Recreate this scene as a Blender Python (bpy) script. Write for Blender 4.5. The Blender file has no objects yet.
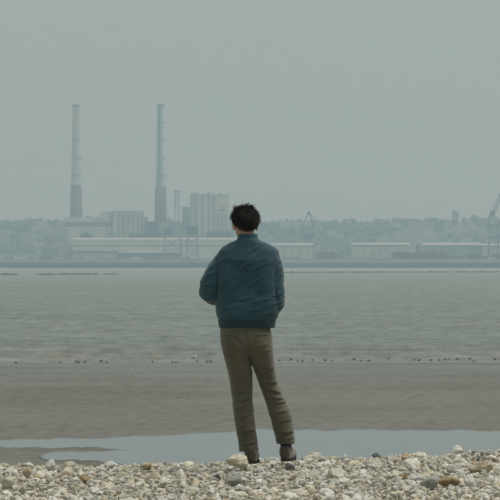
import bpy, bmesh, math, random
import numpy as np
from mathutils import Vector, Matrix, Euler
from mathutils.bvhtree import BVHTree

random.seed(7)
rng = np.random.default_rng(7)
scene = bpy.context.scene
COL = scene.collection
R = math.radians

# ------------------------------------------------------------------ camera, sky, sun, exposure
F = 4520.0            # focal length in pixels of a 500 px frame
CX, HY = 250.0, 264.5 # optical axis column, horizon row
CAMZ = 5.0
cam_d = bpy.data.cameras.new('camera')
cam = bpy.data.objects.new('camera', cam_d); COL.objects.link(cam)
cam_d.sensor_width = 36.0
cam_d.lens = 36.0 * F / 500.0
cam_d.clip_start = 0.5; cam_d.clip_end = 40000
cam.location = (0, 0, CAMZ)
cam.rotation_euler = (R(90) + math.atan((HY - 250) / F), 0, 0)
cam_d.dof.use_dof = True
cam_d.dof.focus_distance = 31.0
cam_d.dof.aperture_fstop = 44.0
scene.camera = cam

SUN_EL, SUN_AZ = R(70), R(84)     # sun high behind thin cloud, to the right
world = bpy.data.worlds.new('World'); scene.world = world; world.use_nodes = True
wt = world.node_tree; wt.nodes.clear()
sky = wt.nodes.new('ShaderNodeTexSky'); sky.sky_type = 'NISHITA'; sky.sun_disc = False
sky.sun_elevation = SUN_EL; sky.sun_rotation = SUN_AZ
sky.air_density = 1.0; sky.dust_density = 4.0; sky.ozone_density = 1.0
hs = wt.nodes.new('ShaderNodeHueSaturation'); hs.inputs['Saturation'].default_value = 0.22; hs.inputs['Value'].default_value = 0.92
mixw = wt.nodes.new('ShaderNodeMix'); mixw.data_type = 'RGBA'; mixw.blend_type = 'MIX'
mixw.inputs[0].default_value = 0.86                     # an even veil of cloud over the clear sky
mixw.inputs[7].default_value = (4.72, 5.48, 5.36, 1)
bg = wt.nodes.new('ShaderNodeBackground'); bg.inputs['Strength'].default_value = 0.050
wo = wt.nodes.new('ShaderNodeOutputWorld')
wt.links.new(sky.outputs[0], hs.inputs['Color'])
wt.links.new(hs.outputs[0], mixw.inputs[6])
wt.links.new(mixw.outputs[2], bg.inputs['Color'])
wt.links.new(bg.outputs[0], wo.inputs['Surface'])

sun_d = bpy.data.lights.new('sun', 'SUN'); sun = bpy.data.objects.new('sun', sun_d); COL.objects.link(sun)
sun_d.energy = 1.5; sun_d.angle = R(25); sun_d.color = (1.0, 0.97, 0.92)
sdir = Vector((math.sin(SUN_AZ) * math.cos(SUN_EL), math.cos(SUN_AZ) * math.cos(SUN_EL), math.sin(SUN_EL)))
sun.rotation_euler = sdir.to_track_quat('Z', 'Y').to_euler()

vs = scene.view_settings
vs.view_transform = 'Standard'; vs.look = 'None'; vs.exposure = 0.7; vs.gamma = 1.0; vs.use_curve_mapping = False
scene.render.engine = 'CYCLES'
cy = scene.cycles
cy.max_bounces = 4; cy.diffuse_bounces = 2; cy.glossy_bounces = 2; cy.transmission_bounces = 3
cy.volume_bounces = 1; cy.transparent_max_bounces = 8
cy.use_denoising = True
cy.caustics_reflective = False; cy.caustics_refractive = False

# ------------------------------------------------------------------ helpers
def link(o, parent=None):
    COL.objects.link(o)
    if parent is not None: o.parent = parent
    return o

def tag(o, label=None, cat=None, group=None, kind=None):
    if label: o['label'] = label
    if cat: o['category'] = cat
    if group: o['group'] = group
    if kind: o['kind'] = kind
    return o

def empty(name, loc=(0, 0, 0), rz=0.0, parent=None):
    o = bpy.data.objects.new(name, None); o.location = loc; o.rotation_euler = (0, 0, rz)
    o.empty_display_size = 0.2
    return link(o, parent)

def copy_tree(o, parent=None):
    c = o.copy(); COL.objects.link(c); c.parent = parent
    for ch in list(o.children):
        if ch.name in bpy.data.objects: copy_tree(ch, c)
    return c

def vnoise(P, seed=0):
    """smooth value noise in -1..1, P (N,3)"""
    P = np.asarray(P, dtype=np.float64)
    I = np.floor(P).astype(np.int64); f = P - I
    u = f * f * f * (f * (f * 6 - 15) + 10)
    def h(dx, dy, dz):
        n = ((I[:, 0] + dx) * 374761393 + (I[:, 1] + dy) * 668265263 + (I[:, 2] + dz) * 2147483647 + seed * 1274126177) & 0xFFFFFFFF
        n = ((n ^ (n >> 13)) * 1274126177) & 0xFFFFFFFF
        n = ((n ^ (n >> 16)) * 2246822519) & 0xFFFFFFFF
        n = n ^ (n >> 15)
        return (n & 0xFFFF) / 32767.5 - 1.0
    def lx(a, b, t): return a + (b - a) * t
    x00 = lx(h(0,0,0), h(1,0,0), u[:, 0]); x10 = lx(h(0,1,0), h(1,1,0), u[:, 0])
    x01 = lx(h(0,0,1), h(1,0,1), u[:, 0]); x11 = lx(h(0,1,1), h(1,1,1), u[:, 0])
    return lx(lx(x00, x10, u[:, 1]), lx(x01, x11, u[:, 1]), u[:, 2])

def fbm(P, seed=0, octv=3):
    P = np.asarray(P, dtype=np.float64); s = 0; a = 1.0
    for k in range(octv):
        s = s + a * vnoise(P * (2.03 ** k) + k * 17.3, seed + k); a *= 0.5
    return s / 1.75

class MB:
    def __init__(self): self.v = []; self.f = []
    def add(self, vs, fs):
        b = len(self.v); self.v.extend([tuple(p) for p in vs]); self.f.extend([tuple(i + b for i in q) for q in fs]); return self
    def box(self, x0, x1, y0, y1, z0, z1):
        return self.add([(x0,y0,z0),(x1,y0,z0),(x1,y1,z0),(x0,y1,z0),(x0,y0,z1),(x1,y0,z1),(x1,y1,z1),(x0,y1,z1)],
                        [(0,3,2,1),(4,5,6,7),(0,1,5,4),(1,2,6,5),(2,3,7,6),(3,0,4,7)])
    def bar(self, a, b, w, h=None):
        a = Vector(a); b = Vector(b); d = (b - a)
        if d.length < 1e-6: return self
        q = d.to_track_quat('Z', 'Y'); h = h or w
        vs = []
        for p in (a, b):
            for sx, sy in ((-1,-1),(1,-1),(1,1),(-1,1)):
                vs.append(p + q @ Vector((sx * w / 2, sy * h / 2, 0)))
        return self.add(vs, [(3,2,1,0),(4,5,6,7),(0,1,5,4),(1,2,6,5),(2,3,7,6),(3,0,4,7)])
    def loft(self, rings, close=True):
        """rings: list of lists of points with the same count"""
        n = len(rings[0]); vs = [p for r in rings for p in r]; fs = []
        for i in range(len(rings) - 1):
            for j in range(n):
                k = (j + 1) % n
                fs.append((i*n + j, i*n + k, (i+1)*n + k, (i+1)*n + j))
        if close:
            fs.append(tuple(range(n - 1, -1, -1))); fs.append(tuple((len(rings) - 1) * n + j for j in range(n)))
        return self.add(vs, fs)
    def tube(self, path, radii, n=12, flat=1.0, caps=True):
        """round tube along a path, with half-sphere ends"""
        path = [Vector(p) for p in path]
        P, Rr = [], []
        if caps:
            d0 = (path[0] - path[1]).normalized(); d1 = (path[-1] - path[-2]).normalized()
            for a in (0.97, 0.75, 0.4): P.append(path[0] + d0 * radii[0] * a); Rr.append(radii[0] * math.sqrt(1 - a * a))
        for p, r in zip(path, radii): P.append(p); Rr.append(r)
        if caps:
            for a in (0.4, 0.75, 0.97): P.append(path[-1] + d1 * radii[-1] * a); Rr.append(radii[-1] * math.sqrt(1 - a * a))
        rings = []; up = None
        for i, p in enumerate(P):
            t = (P[min(i + 1, len(P) - 1)] - P[max(i - 1, 0)]).normalized()
            if up is None:
                up = t.orthogonal().normalized()
            up = (up - t * up.dot(t)).normalized(); s = t.cross(up)
            rings.append([p + (up * math.cos(2 * math.pi * j / n) + s * math.sin(2 * math.pi * j / n) * flat) * Rr[i] for j in range(n)])
        return self.loft(rings)
    def cyl(self, c, r0, r1, z0, z1, n=24):
        ring = lambda r, z: [(c[0] + r * math.cos(2*math.pi*j/n), c[1] + r * math.sin(2*math.pi*j/n), z) for j in range(n)]
        return self.loft([ring(r0, z0), ring(r1, z1)])
    def mesh(self, name, smooth=False):
        me = bpy.data.meshes.new(name); me.from_pydata(self.v, [], self.f); me.update()
        if smooth: me.polygons.foreach_set('use_smooth', [True] * len(me.polygons))
        return me
    def build(self, name, mat, parent=None, smooth=False, loc=None):
        me = self.mesh(name, smooth)
        if mat: me.materials.append(mat)
        o = bpy.data.objects.new(name, me)
        if loc: o.location = loc
        return link(o, parent)

def grid_mesh(name, X, Y, Z, mat, smooth=True):
    ny, nx = X.shape
    co = np.stack([X, Y, Z], -1).reshape(-1, 3)
    i = np.arange((ny - 1) * (nx - 1)); r = i // (nx - 1); c = i % (nx - 1); a = r * nx + c
    quads = np.stack([a, a + 1, a + nx + 1, a + nx], -1)
    me = bpy.data.meshes.new(name)
    me.vertices.add(len(co)); me.vertices.foreach_set('co', co.ravel().astype(np.float32))
    me.loops.add(len(quads) * 4); me.loops.foreach_set('vertex_index', quads.ravel().astype(np.int32))
    me.polygons.add(len(quads)); me.polygons.foreach_set('loop_start', (np.arange(len(quads)) * 4).astype(np.int32))
    me.polygons.foreach_set('loop_total', np.full(len(quads), 4, np.int32))
    me.update(calc_edges=True); me.validate()
    if smooth: me.polygons.foreach_set('use_smooth', [True] * len(me.polygons))
    me.materials.append(mat)
    return link(bpy.data.objects.new(name, me))

# ------------------------------------------------------------------ materials
def new_mat(name):
    m = bpy.data.materials.new(name); m.use_nodes = True
    nt = m.node_tree; b = nt.nodes['Principled BSDF']
    return m, nt, b

def node(nt, typ, **kw):
    n = nt.nodes.new(typ)
    for k, v in kw.items():
        if k in n.inputs: n.inputs[k].default_value = v
        else: setattr(n, k, v)
    return n

def ramp(nt, src, stops, interp='LINEAR'):
    r = nt.nodes.new('ShaderNodeValToRGB'); cr = r.color_ramp; cr.interpolation = interp
    while len(cr.elements) < len(stops): cr.elements.new(0.5)
    for e, (p, c) in zip(cr.elements, stops):
        e.position = p; e.color = (c[0], c[1], c[2], 1)
    nt.links.new(src, r.inputs[0]); return r

def noisy(name, c0, c1, scale, rough=0.8, stretch=(1, 1, 1), bump=0.0, bump_scale=None, spec=0.3, detail=5.0, bdist=0.05):
    m, nt, b = new_mat(name)
    tc = node(nt, 'ShaderNodeTexCoord'); mp = node(nt, 'ShaderNodeMapping'); mp.inputs['Scale'].default_value = stretch
    nt.links.new(tc.outputs['Object'], mp.inputs[0])
    nz = node(nt, 'ShaderNodeTexNoise'); nz.inputs['Scale'].default_value = scale; nz.inputs['Detail'].default_value = detail
    nt.links.new(mp.outputs[0], nz.inputs['Vector'])
    r = ramp(nt, nz.outputs['Fac'], [(0.32, c0), (0.68, c1)])
    nt.links.new(r.outputs[0], b.inputs['Base Color'])
    b.inputs['Roughness'].default_value = rough
    b.inputs['Specular IOR Level'].default_value = spec
    if bump:
        n2 = node(nt, 'ShaderNodeTexNoise'); n2.inputs['Scale'].default_value = bump_scale or scale * 4; n2.inputs['Detail'].default_value = 4
        nt.links.new(tc.outputs['Object'], n2.inputs['Vector'])
        bp = node(nt, 'ShaderNodeBump'); bp.inputs['Strength'].default_value = bump; bp.inputs['Distance'].default_value = bdist
        nt.links.new(n2.outputs['Fac'], bp.inputs['Height']); nt.links.new(bp.outputs[0], b.inputs['Normal'])
    return m

def far(name, c, v=0.12, scale=0.05, rough=0.8):
    a = tuple(x * (1 - v) for x in c); d = tuple(min(1, x * (1 + v)) for x in c)
    return noisy(name, a, d, scale, rough, spec=0.2, detail=3)

M = {}
M['concrete'] = far('pale_concrete', (0.52, 0.52, 0.49))
M['cladding'] = far('pale_cladding', (0.72, 0.72, 0.68))
M['cladding_grey'] = far('grey_cladding', (0.40, 0.43, 0.43))
M['white_sheet'] = far('white_sheeting', (0.80, 0.79, 0.74))
M['roof_sheet'] = far('weathered_roof_sheeting', (0.38, 0.38, 0.36))
M['beige_sheet'] = far('beige_sheeting', (0.70, 0.65, 0.57))
M['green_sheet'] = far('grey_green_sheeting', (0.36, 0.42, 0.38))
M['pale_teal'] = far('pale_teal_sheeting', (0.46, 0.60, 0.55))
M['band_dark'] = far('dark_blue_band', (0.17, 0.23, 0.27))
M['slate'] = far('slate_cladding', (0.17, 0.20, 0.23))
M['machinery'] = far('dark_machinery', (0.15, 0.17, 0.18))
M['steel_crane'] = far('crane_steel', (0.30, 0.36, 0.40))
M['chimney_pale'] = far('pale_blue_chimney_paint', (0.56, 0.66, 0.68), 0.08)
M['chimney_red'] = far('faded_red_chimney_paint', (0.62, 0.57, 0.54), 0.1)
M['chimney_dark'] = far('dark_chimney_concrete', (0.29, 0.275, 0.25), 0.12)
M['steel_dark'] = far('dark_steel', (0.24, 0.28, 0.30))
M['orange'] = far('orange_sign_paint', (0.75, 0.22, 0.06), 0.03)
M['sign_grey'] = far('grey_sign_paint', (0.14, 0.17, 0.22), 0.03)
M['rust_red'] = far('rust_red_paint', (0.24, 0.11, 0.085))
M['teal_paint'] = far('teal_paint', (0.12, 0.36, 0.30))
M['white_paint'] = far('white_paint', (0.74, 0.74, 0.71), 0.05)
M['blue_paint'] = far('blue_paint', (0.08, 0.14, 0.25))
M['brown_paint'] = far('brown_paint', (0.20, 0.12, 0.09))
M['glass_far'] = far('dark_window_glass', (0.05, 0.06, 0.07), 0.1, rough=0.2)
M['render_cream'] = far('cream_render', (0.44, 0.42, 0.37))
M['render_white'] = far('white_render', (0.56, 0.56, 0.53))
M['brick_far'] = far('brick_wall', (0.32, 0.20, 0.15))
M['roof_slate'] = far('slate_roof', (0.13, 0.14, 0.16))
M['roof_tile'] = far('tile_roof', (0.18, 0.12, 0.10))
M['foliage_far'] = noisy('far_foliage', (0.035, 0.055, 0.028), (0.09, 0.11, 0.05), 0.06, 0.9, spec=0.1)
M['trunk'] = noisy('bark', (0.06, 0.045, 0.03), (0.12, 0.09, 0.06), 0.5, 0.9, spec=0.1)
M['hill_soil'] = noisy('scrubby_hillside', (0.035, 0.042, 0.03), (0.085, 0.085, 0.065), 0.012, 0.9, spec=0.1)
M['land'] = noisy('far_grassland', (0.09, 0.12, 0.05), (0.20, 0.20, 0.11), 0.01, 0.9, spec=0.1)
M['dyke_top'] = noisy('dry_embankment', (0.10, 0.09, 0.07), (0.17, 0.15, 0.115), 0.04, 0.9, spec=0.1)
M['dyke_rock'] = noisy('wet_revetment', (0.010, 0.012, 0.012), (0.022, 0.024, 0.024), 0.3, 0.9, spec=0.1)
M['wall_rock'] = noisy('weedy_breakwater_rock', (0.05, 0.055, 0.045), (0.11, 0.11, 0.09), 0.8, 0.9, spec=0.1)

# sand: wet, streaked along the shore
def sand_material():
    m, nt, b = new_mat('wet_sand')
    tc = node(nt, 'ShaderNodeTexCoord'); L = nt.links
    def nz(scale, stretch, detail=4, dist=0.0):
        mp = node(nt, 'ShaderNodeMapping'); mp.inputs['Scale'].default_value = stretch
        L.new(tc.outputs['Object'], mp.inputs[0])
        n = node(nt, 'ShaderNodeTexNoise'); n.inputs['Scale'].default_value = scale; n.inputs['Detail'].default_value = detail
        n.inputs['Distortion'].default_value = dist
        L.new(mp.outputs[0], n.inputs['Vector']); return n
    big = nz(0.10, (0.7, 0.55, 1), 5, 0.5)
    fine = nz(2.6, (1.0, 0.30, 1), 10)
    c1 = ramp(nt, big.outputs['Fac'], [(0.30, (0.134, 0.127, 0.104)), (0.52, (0.146, 0.140, 0.116)), (0.72, (0.158, 0.153, 0.130))])
    c2 = ramp(nt, fine.outputs['Fac'], [(0.25, (0.76, 0.75, 0.74)), (0.5, (1.0, 1.0, 1.0)), (0.75, (1.18, 1.19, 1.2))])
    mu = node(nt, 'ShaderNodeMix', data_type='RGBA', blend_type='MULTIPLY'); mu.inputs[0].default_value = 1.0
    L.new(c1.outputs[0], mu.inputs[6]); L.new(c2.outputs[0], mu.inputs[7])
    sy = node(nt, 'ShaderNodeSeparateXYZ'); L.new(tc.outputs['Object'], sy.inputs[0])
    tide = nz(0.05, (0.6, 1.2, 1), 5, 0.6)
    ad = node(nt, 'ShaderNodeMath', operation='MULTIPLY_ADD'); ad.inputs[1].default_value = 60.0; L.new(tide.outputs['Fac'], ad.inputs[0]); L.new(sy.outputs['Y'], ad.inputs[2])
    wf = node(nt, 'ShaderNodeMapRange'); wf.inputs['From Min'].default_value = 190; wf.inputs['From Max'].default_value = 250; L.new(ad.outputs[0], wf.inputs['Value'])
    wm = node(nt, 'ShaderNodeMix', data_type='RGBA', blend_type='MULTIPLY'); L.new(wf.outputs[0], wm.inputs[0]); L.new(mu.outputs[2], wm.inputs[6]); wm.inputs[7].default_value = (0.93, 1.03, 1.12, 1)
    L.new(wm.outputs[2], b.inputs['Base Color'])
    sp = node(nt, 'ShaderNodeMapRange'); sp.inputs['To Min'].default_value = 0.16; sp.inputs['To Max'].default_value = 0.42; L.new(wf.outputs[0], sp.inputs['Value']); L.new(sp.outputs[0], b.inputs['Specular IOR Level'])
    wet = nz(0.22, (0.6, 0.5, 1), 6, 0.5)
    rr = ramp(nt, wet.outputs['Fac'], [(0.45, (0.9, 0.9, 0.9)), (0.70, (0.45, 0.45, 0.45))])
    L.new(rr.outputs[0], b.inputs['Roughness'])
    bn = nz(3.0, (1, 0.4, 1), 7)
    bp = node(nt, 'ShaderNodeBump'); bp.inputs['Strength'].default_value = 0.5; bp.inputs['Distance'].default_value = 0.06
    L.new(bn.outputs['Fac'], bp.inputs['Height']); L.new(bp.outputs[0], b.inputs['Normal'])
    return m
M['sand'] = sand_material()

def water_material(name, c_near, c_far, bump, bscale, rough, stretch=(1, 1, 1), chop=0.0):
    m, nt, b = new_mat(name); L = nt.links
    tc = node(nt, 'ShaderNodeTexCoord')
    mp = node(nt, 'ShaderNodeMapping'); mp.inputs['Scale'].default_value = stretch
    L.new(tc.outputs['Object'], mp.inputs[0])
    silt = node(nt, 'ShaderNodeTexNoise'); silt.inputs['Scale'].default_value = 0.02; silt.inputs['Detail'].default_value = 5
    L.new(mp.outputs[0], silt.inputs['Vector'])
    r = ramp(nt, silt.outputs['Fac'], [(0.3, c_near), (0.7, c_far)])
    L.new(r.outputs[0], b.inputs['Base Color'])
    if chop: b.inputs['Specular IOR Level'].default_value = 0.28
    if chop:      # sand stirred up in the shallows, plus light and dark of wavelets painted in
        sx = node(nt, 'ShaderNodeSeparateXYZ'); L.new(tc.outputs['Object'], sx.inputs[0])
        mw = node(nt, 'ShaderNodeMapping'); mw.inputs['Scale'].default_value = (0.055, 0.10, 1); L.new(tc.outputs['Object'], mw.inputs[0])
        nw = node(nt, 'ShaderNodeTexNoise'); nw.inputs['Scale'].default_value = 1.0; nw.inputs['Detail'].default_value = 6; L.new(mw.outputs[0], nw.inputs['Vector'])
        ma = node(nt, 'ShaderNodeMath', operation='MULTIPLY_ADD'); ma.inputs[1].default_value = 55.0; L.new(nw.outputs['Fac'], ma.inputs[0]); L.new(sx.outputs['Y'], ma.inputs[2])
        mr = node(nt, 'ShaderNodeMapRange'); mr.inputs['From Min'].default_value = 256; mr.inputs['From Max'].default_value = 305; mr.inputs['To Min'].default_value = 0.85; mr.inputs['To Max'].default_value = 0.0
        L.new(ma.outputs[0], mr.inputs['Value'])
        ms = node(nt, 'ShaderNodeMix', data_type='RGBA'); L.new(mr.outputs[0], ms.inputs[0]); L.new(r.outputs[0], ms.inputs[6]); ms.inputs[7].default_value = (0.30, 0.28, 0.235, 1)
        mx = node(nt, 'ShaderNodeMapping'); mx.inputs['Scale'].default_value = (0.75, 0.22, 1); L.new(tc.outputs['Object'], mx.inputs[0])
        nx = node(nt, 'ShaderNodeTexNoise'); nx.inputs['Scale'].default_value = 1.0; nx.inputs['Detail'].default_value = 8; nx.inputs['Roughness'].default_value = 0.7; L.new(mx.outputs[0], nx.inputs['Vector'])
        rx = ramp(nt, nx.outputs['Fac'], [(0.30, (0.55, 0.56, 0.56)), (0.5, (1.0, 1.0, 1.0)), (0.70, (1.45, 1.44, 1.42))])  # light and dark sides of wavelets put into the colour, over the whole sea
        mm = node(nt, 'ShaderNodeMix', data_type='RGBA', blend_type='MULTIPLY'); mm.inputs[0].default_value = 1.0
        m3 = node(nt, 'ShaderNodeMapping'); m3.inputs['Scale'].default_value = (0.13, 0.26, 1); L.new(tc.outputs['Object'], m3.inputs[0])
        n3 = node(nt, 'ShaderNodeTexNoise'); n3.inputs['Scale'].default_value = 1.0; n3.inputs['Detail'].default_value = 5; L.new(m3.outputs[0], n3.inputs['Vector'])
        r3 = ramp(nt, n3.outputs['Fac'], [(0.34, (0.84, 0.82, 0.80)), (0.5, (1.0, 1.0, 1.0)), (0.66, (1.18, 1.18, 1.18))])  # broader ripple bands, pale and dark, also painted into the colour
        m4 = node(nt, 'ShaderNodeMix', data_type='RGBA', blend_type='MULTIPLY'); m4.inputs[0].default_value = 1.0
        L.new(ms.outputs[2], m4.inputs[6]); L.new(r3.outputs[0], m4.inputs[7])
        L.new(m4.outputs[2], mm.inputs[6]); L.new(rx.outputs[0], mm.inputs[7]); L.new(mm.outputs[2], b.inputs['Base Color'])
    b.inputs['Roughness'].default_value = rough; b.inputs['IOR'].default_value = 1.33
    w1 = node(nt, 'ShaderNodeTexNoise'); w1.inputs['Scale'].default_value = bscale; w1.inputs['Detail'].default_value = 6
    w1.inputs['Roughness'].default_value = 0.6
    L.new(mp.outputs[0], w1.inputs['Vector'])
    bp = node(nt, 'ShaderNodeBump'); bp.inputs['Strength'].default_value = bump; bp.inputs['Distance'].default_value = 0.25
    L.new(w1.outputs['Fac'], bp.inputs['Height']); L.new(bp.outputs[0], b.inputs['Normal'])
    if chop:      # wind-roughened streaks
        m2 = node(nt, 'ShaderNodeMapping'); m2.inputs['Scale'].default_value = (0.45, 0.10, 1); L.new(tc.outputs['Object'], m2.inputs[0])
        w2 = node(nt, 'ShaderNodeTexNoise'); w2.inputs['Scale'].default_value = 1.0; w2.inputs['Detail'].default_value = 9; w2.inputs['Roughness'].default_value = 0.72
        L.new(m2.outputs[0], w2.inputs['Vector'])
        b2 = node(nt, 'ShaderNodeBump'); b2.inputs['Strength'].default_value = chop; b2.inputs['Distance'].default_value = 2.0
        L.new(w2.outputs['Fac'], b2.inputs['Height']); L.new(b2.outputs[0], bp.inputs['Normal'])
        rr = ramp(nt, w2.outputs['Fac'], [(0.35, (0.22, 0.22, 0.22)), (0.65, (0.5, 0.5, 0.5))]); L.new(rr.outputs[0], b.inputs['Roughness'])
    return m
M['sea'] = water_material('silty_sea_water', (0.225, 0.258, 0.222), (0.285, 0.308, 0.265), 0.5, 0.35, 0.35, (0.45, 1, 1), 0.9)
M['pool'] = water_material('still_pool_water', (0.09, 0.10, 0.09), (0.12, 0.13, 0.12), 0.22, 2.2, 0.16, (1, 0.25, 1))
def feather_film(m):
    nt = m.node_tree; L = nt.links; b = nt.nodes['Principled BSDF']; out = nt.nodes['Material Output']
    at = node(nt, 'ShaderNodeAttribute'); at.attribute_name = 'film'
    tc = node(nt, 'ShaderNodeTexCoord'); mp = node(nt, 'ShaderNodeMapping'); mp.inputs['Scale'].default_value = (1.4, 0.35, 1); L.new(tc.outputs['Object'], mp.inputs[0])
    n = node(nt, 'ShaderNodeTexNoise'); n.inputs['Scale'].default_value = 1.0; n.inputs['Detail'].default_value = 7; n.inputs['Roughness'].default_value = 0.65; L.new(mp.outputs[0], n.inputs['Vector'])
    ad = node(nt, 'ShaderNodeMath', operation='MULTIPLY_ADD'); ad.inputs[1].default_value = 1.3; L.new(at.outputs['Fac'], ad.inputs[0]); L.new(n.outputs['Fac'], ad.inputs[2])
    mr = node(nt, 'ShaderNodeMapRange'); mr.inputs['From Min'].default_value = 0.50; mr.inputs['From Max'].default_value = 1.15; L.new(ad.outputs[0], mr.inputs['Value'])
    tr_ = node(nt, 'ShaderNodeBsdfTransparent'); mx = node(nt, 'ShaderNodeMixShader')
    L.new(mr.outputs[0], mx.inputs[0]); L.new(tr_.outputs[0], mx.inputs[1]); L.new(b.outputs[0], mx.inputs[2]); L.new(mx.outputs[0], out.inputs['Surface'])
feather_film(M['pool'])
M['foam'] = noisy('pale_foam', (0.18, 0.18, 0.165), (0.30, 0.30, 0.275), 0.8, 0.8)

def pebble_mat(name, stops, mott=0.26, mscale=9.0):
    m, nt, b = new_mat(name); L = nt.links
    oi = node(nt, 'ShaderNodeObjectInfo')
    r = ramp(nt, oi.outputs['Random'], stops)
    tc = node(nt, 'ShaderNodeTexCoord')
    n = node(nt, 'ShaderNodeTexNoise'); n.inputs['Scale'].default_value = mscale / 4; n.inputs['Detail'].default_value = 6; n.inputs['Roughness'].default_value = 0.65
    n.noise_dimensions = '4D'
    mm = node(nt, 'ShaderNodeMath', operation='MULTIPLY'); mm.inputs[1].default_value = 40.0
    L.new(oi.outputs['Random'], mm.inputs[0]); L.new(mm.outputs[0], n.inputs['W'])
    L.new(tc.outputs['Object'], n.inputs['Vector'])
    c = ramp(nt, n.outputs['Fac'], [(0.28, (1 - mott * 1.5,) * 3), (0.45, (1 - mott * 0.3, 1 - mott * 0.36, 1 - mott * 0.5)), (0.62, (1.05, 1.04, 1.0)), (0.8, (1.22, 1.20, 1.14))])
    mu = node(nt, 'ShaderNodeMix', data_type='RGBA', blend_type='MULTIPLY'); mu.inputs[0].default_value = 1.0
    L.new(r.outputs[0], mu.inputs[6]); L.new(c.outputs[0], mu.inputs[7]); L.new(mu.outputs[2], b.inputs['Base Color'])
    b.inputs['Roughness'].default_value = 0.78; b.inputs['Specular IOR Level'].default_value = 0.3
    bp = node(nt, 'ShaderNodeBump'); bp.inputs['Strength'].default_value = 0.55; bp.inputs['Distance'].default_value = 0.25
    L.new(n.outputs['Fac'], bp.inputs['Height']); L.new(bp.outputs[0], b.inputs['Normal'])
    return m
STOPS = [(0.0, (0.60, 0.52, 0.38)), (0.10, (0.86, 0.80, 0.67)), (0.24, (0.93, 0.90, 0.82)), (0.34, (0.42, 0.40, 0.36)), (0.42, (0.77, 0.65, 0.45)),
         (0.52, (0.95, 0.93, 0.87)), (0.62, (0.95, 0.92, 0.85)), (0.68, (0.58, 0.55, 0.47)), (0.76, (0.86, 0.78, 0.61)), (0.87, (0.83, 0.80, 0.72)), (0.915, (0.22, 0.22, 0.22)), (0.935, (0.68, 0.64, 0.55)), (0.975, (0.56, 0.41, 0.24)), (1.0, (0.94, 0.91, 0.83))]
M['pebble'] = pebble_mat('shingle_pebble', STOPS)
def single(name, c, mott=0.4, s=9.0): return pebble_mat(name, [(0.0, c), (1.0, c)], mott, s)
M['st_cream'] = single('cream_flint', (0.82, 0.76, 0.61))
M['st_white'] = single('chalky_flint', (0.84, 0.82, 0.76), 0.3)
M['st_rust'] = single('rusty_flint', (0.46, 0.33, 0.19), 0.5)
M['st_tan'] = single('tan_flint', (0.64, 0.53, 0.35), 0.35)
M['st_dark'] = single('dark_flint', (0.17, 0.17, 0.165), 0.4)
M['st_grey'] = single('grey_flint', (0.50, 0.50, 0.47), 0.4)
M['bank'] = noisy('shingle_bed', (0.22, 0.20, 0.16), (0.50, 0.46, 0.37), 14, 0.9, bump=0.8, bump_scale=22)

def fabric(name, c0, c1, weave=900, rough=0.85, sheen=0.22, nscale=9, stretch=(1, 1, 1)):
    m, nt, b = new_mat(name); L = nt.links
    tc = node(nt, 'ShaderNodeTexCoord')
    mp = node(nt, 'ShaderNodeMapping'); mp.inputs['Scale'].default_value = stretch; L.new(tc.outputs['Object'], mp.inputs[0])
    n = node(nt, 'ShaderNodeTexNoise'); n.inputs['Scale'].default_value = nscale; n.inputs['Detail'].default_value = 7; n.inputs['Roughness'].default_value = 0.65
    L.new(mp.outputs[0], n.inputs['Vector'])
    r = ramp(nt, n.outputs['Fac'], [(0.32, c0), (0.68, c1)])
    L.new(r.outputs[0], b.inputs['Base Color'])
    b.inputs['Roughness'].default_value = rough; b.inputs['Specular IOR Level'].default_value = 0.18
    b.inputs['Sheen Weight'].default_value = sheen; b.inputs['Sheen Roughness'].default_value = 0.6
    w = node(nt, 'ShaderNodeTexNoise'); w.inputs['Scale'].default_value = weave; w.inputs['Detail'].default_value = 2
    L.new(tc.outputs['Object'], w.inputs['Vector'])
    f = node(nt, 'ShaderNodeTexNoise'); f.noise_type = 'RIDGED_MULTIFRACTAL'; f.normalize = True; f.inputs['Scale'].default_value = 13; f.inputs['Detail'].default_value = 3; f.inputs['Distortion'].default_value = 0.9; f.inputs['Roughness'].default_value = 0.5
    L.new(mp.outputs[0], f.inputs['Vector'])
    b1 = node(nt, 'ShaderNodeBump'); b1.inputs['Strength'].default_value = 0.25; b1.inputs['Distance'].default_value = 0.001
    b2 = node(nt, 'ShaderNodeBump'); b2.inputs['Strength'].default_value = 0.55; b2.inputs['Distance'].default_value = 0.009
    L.new(w.outputs['Fac'], b1.inputs['Height']); L.new(f.outputs['Fac'], b2.inputs['Height'])
    g = node(nt, 'ShaderNodeTexNoise'); g.inputs['Scale'].default_value = 130; g.inputs['Detail'].default_value = 3; L.new(tc.outputs['Object'], g.inputs['Vector'])
    b3 = node(nt, 'ShaderNodeBump'); b3.inputs['Strength'].default_value = 0.45; b3.inputs['Distance'].default_value = 0.0025; L.new(g.outputs['Fac'], b3.inputs['Height'])
    gr_ = ramp(nt, g.outputs['Fac'], [(0.3, (0.80, 0.80, 0.80)), (0.7, (1.2, 1.2, 1.2))])
    mg = node(nt, 'ShaderNodeMix', data_type='RGBA', blend_type='MULTIPLY'); mg.inputs[0].default_value = 1.0
    L.new(r.outputs[0], mg.inputs[6]); L.new(gr_.outputs[0], mg.inputs[7]); L.new(mg.outputs[2], b.inputs['Base Color'])
    L.new(b2.outputs[0], b3.inputs['Normal']); L.new(b3.outputs[0], b1.inputs['Normal']); L.new(b1.outputs[0], b.inputs['Normal'])
    return m
M['jacket'] = fabric('teal_jacket_cloth', (0.013, 0.047, 0.061), (0.027, 0.078, 0.100))
M['knit'] = fabric('dark_teal_knit', (0.009, 0.029, 0.038), (0.016, 0.044, 0.056), 600)
M['trousers'] = fabric('olive_brown_twill', (0.074, 0.064, 0.040), (0.118, 0.103, 0.066), 800, nscale=7)
M['sock'] = fabric('black_sock', (0.008, 0.008, 0.009), (0.014, 0.014, 0.015))
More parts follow.
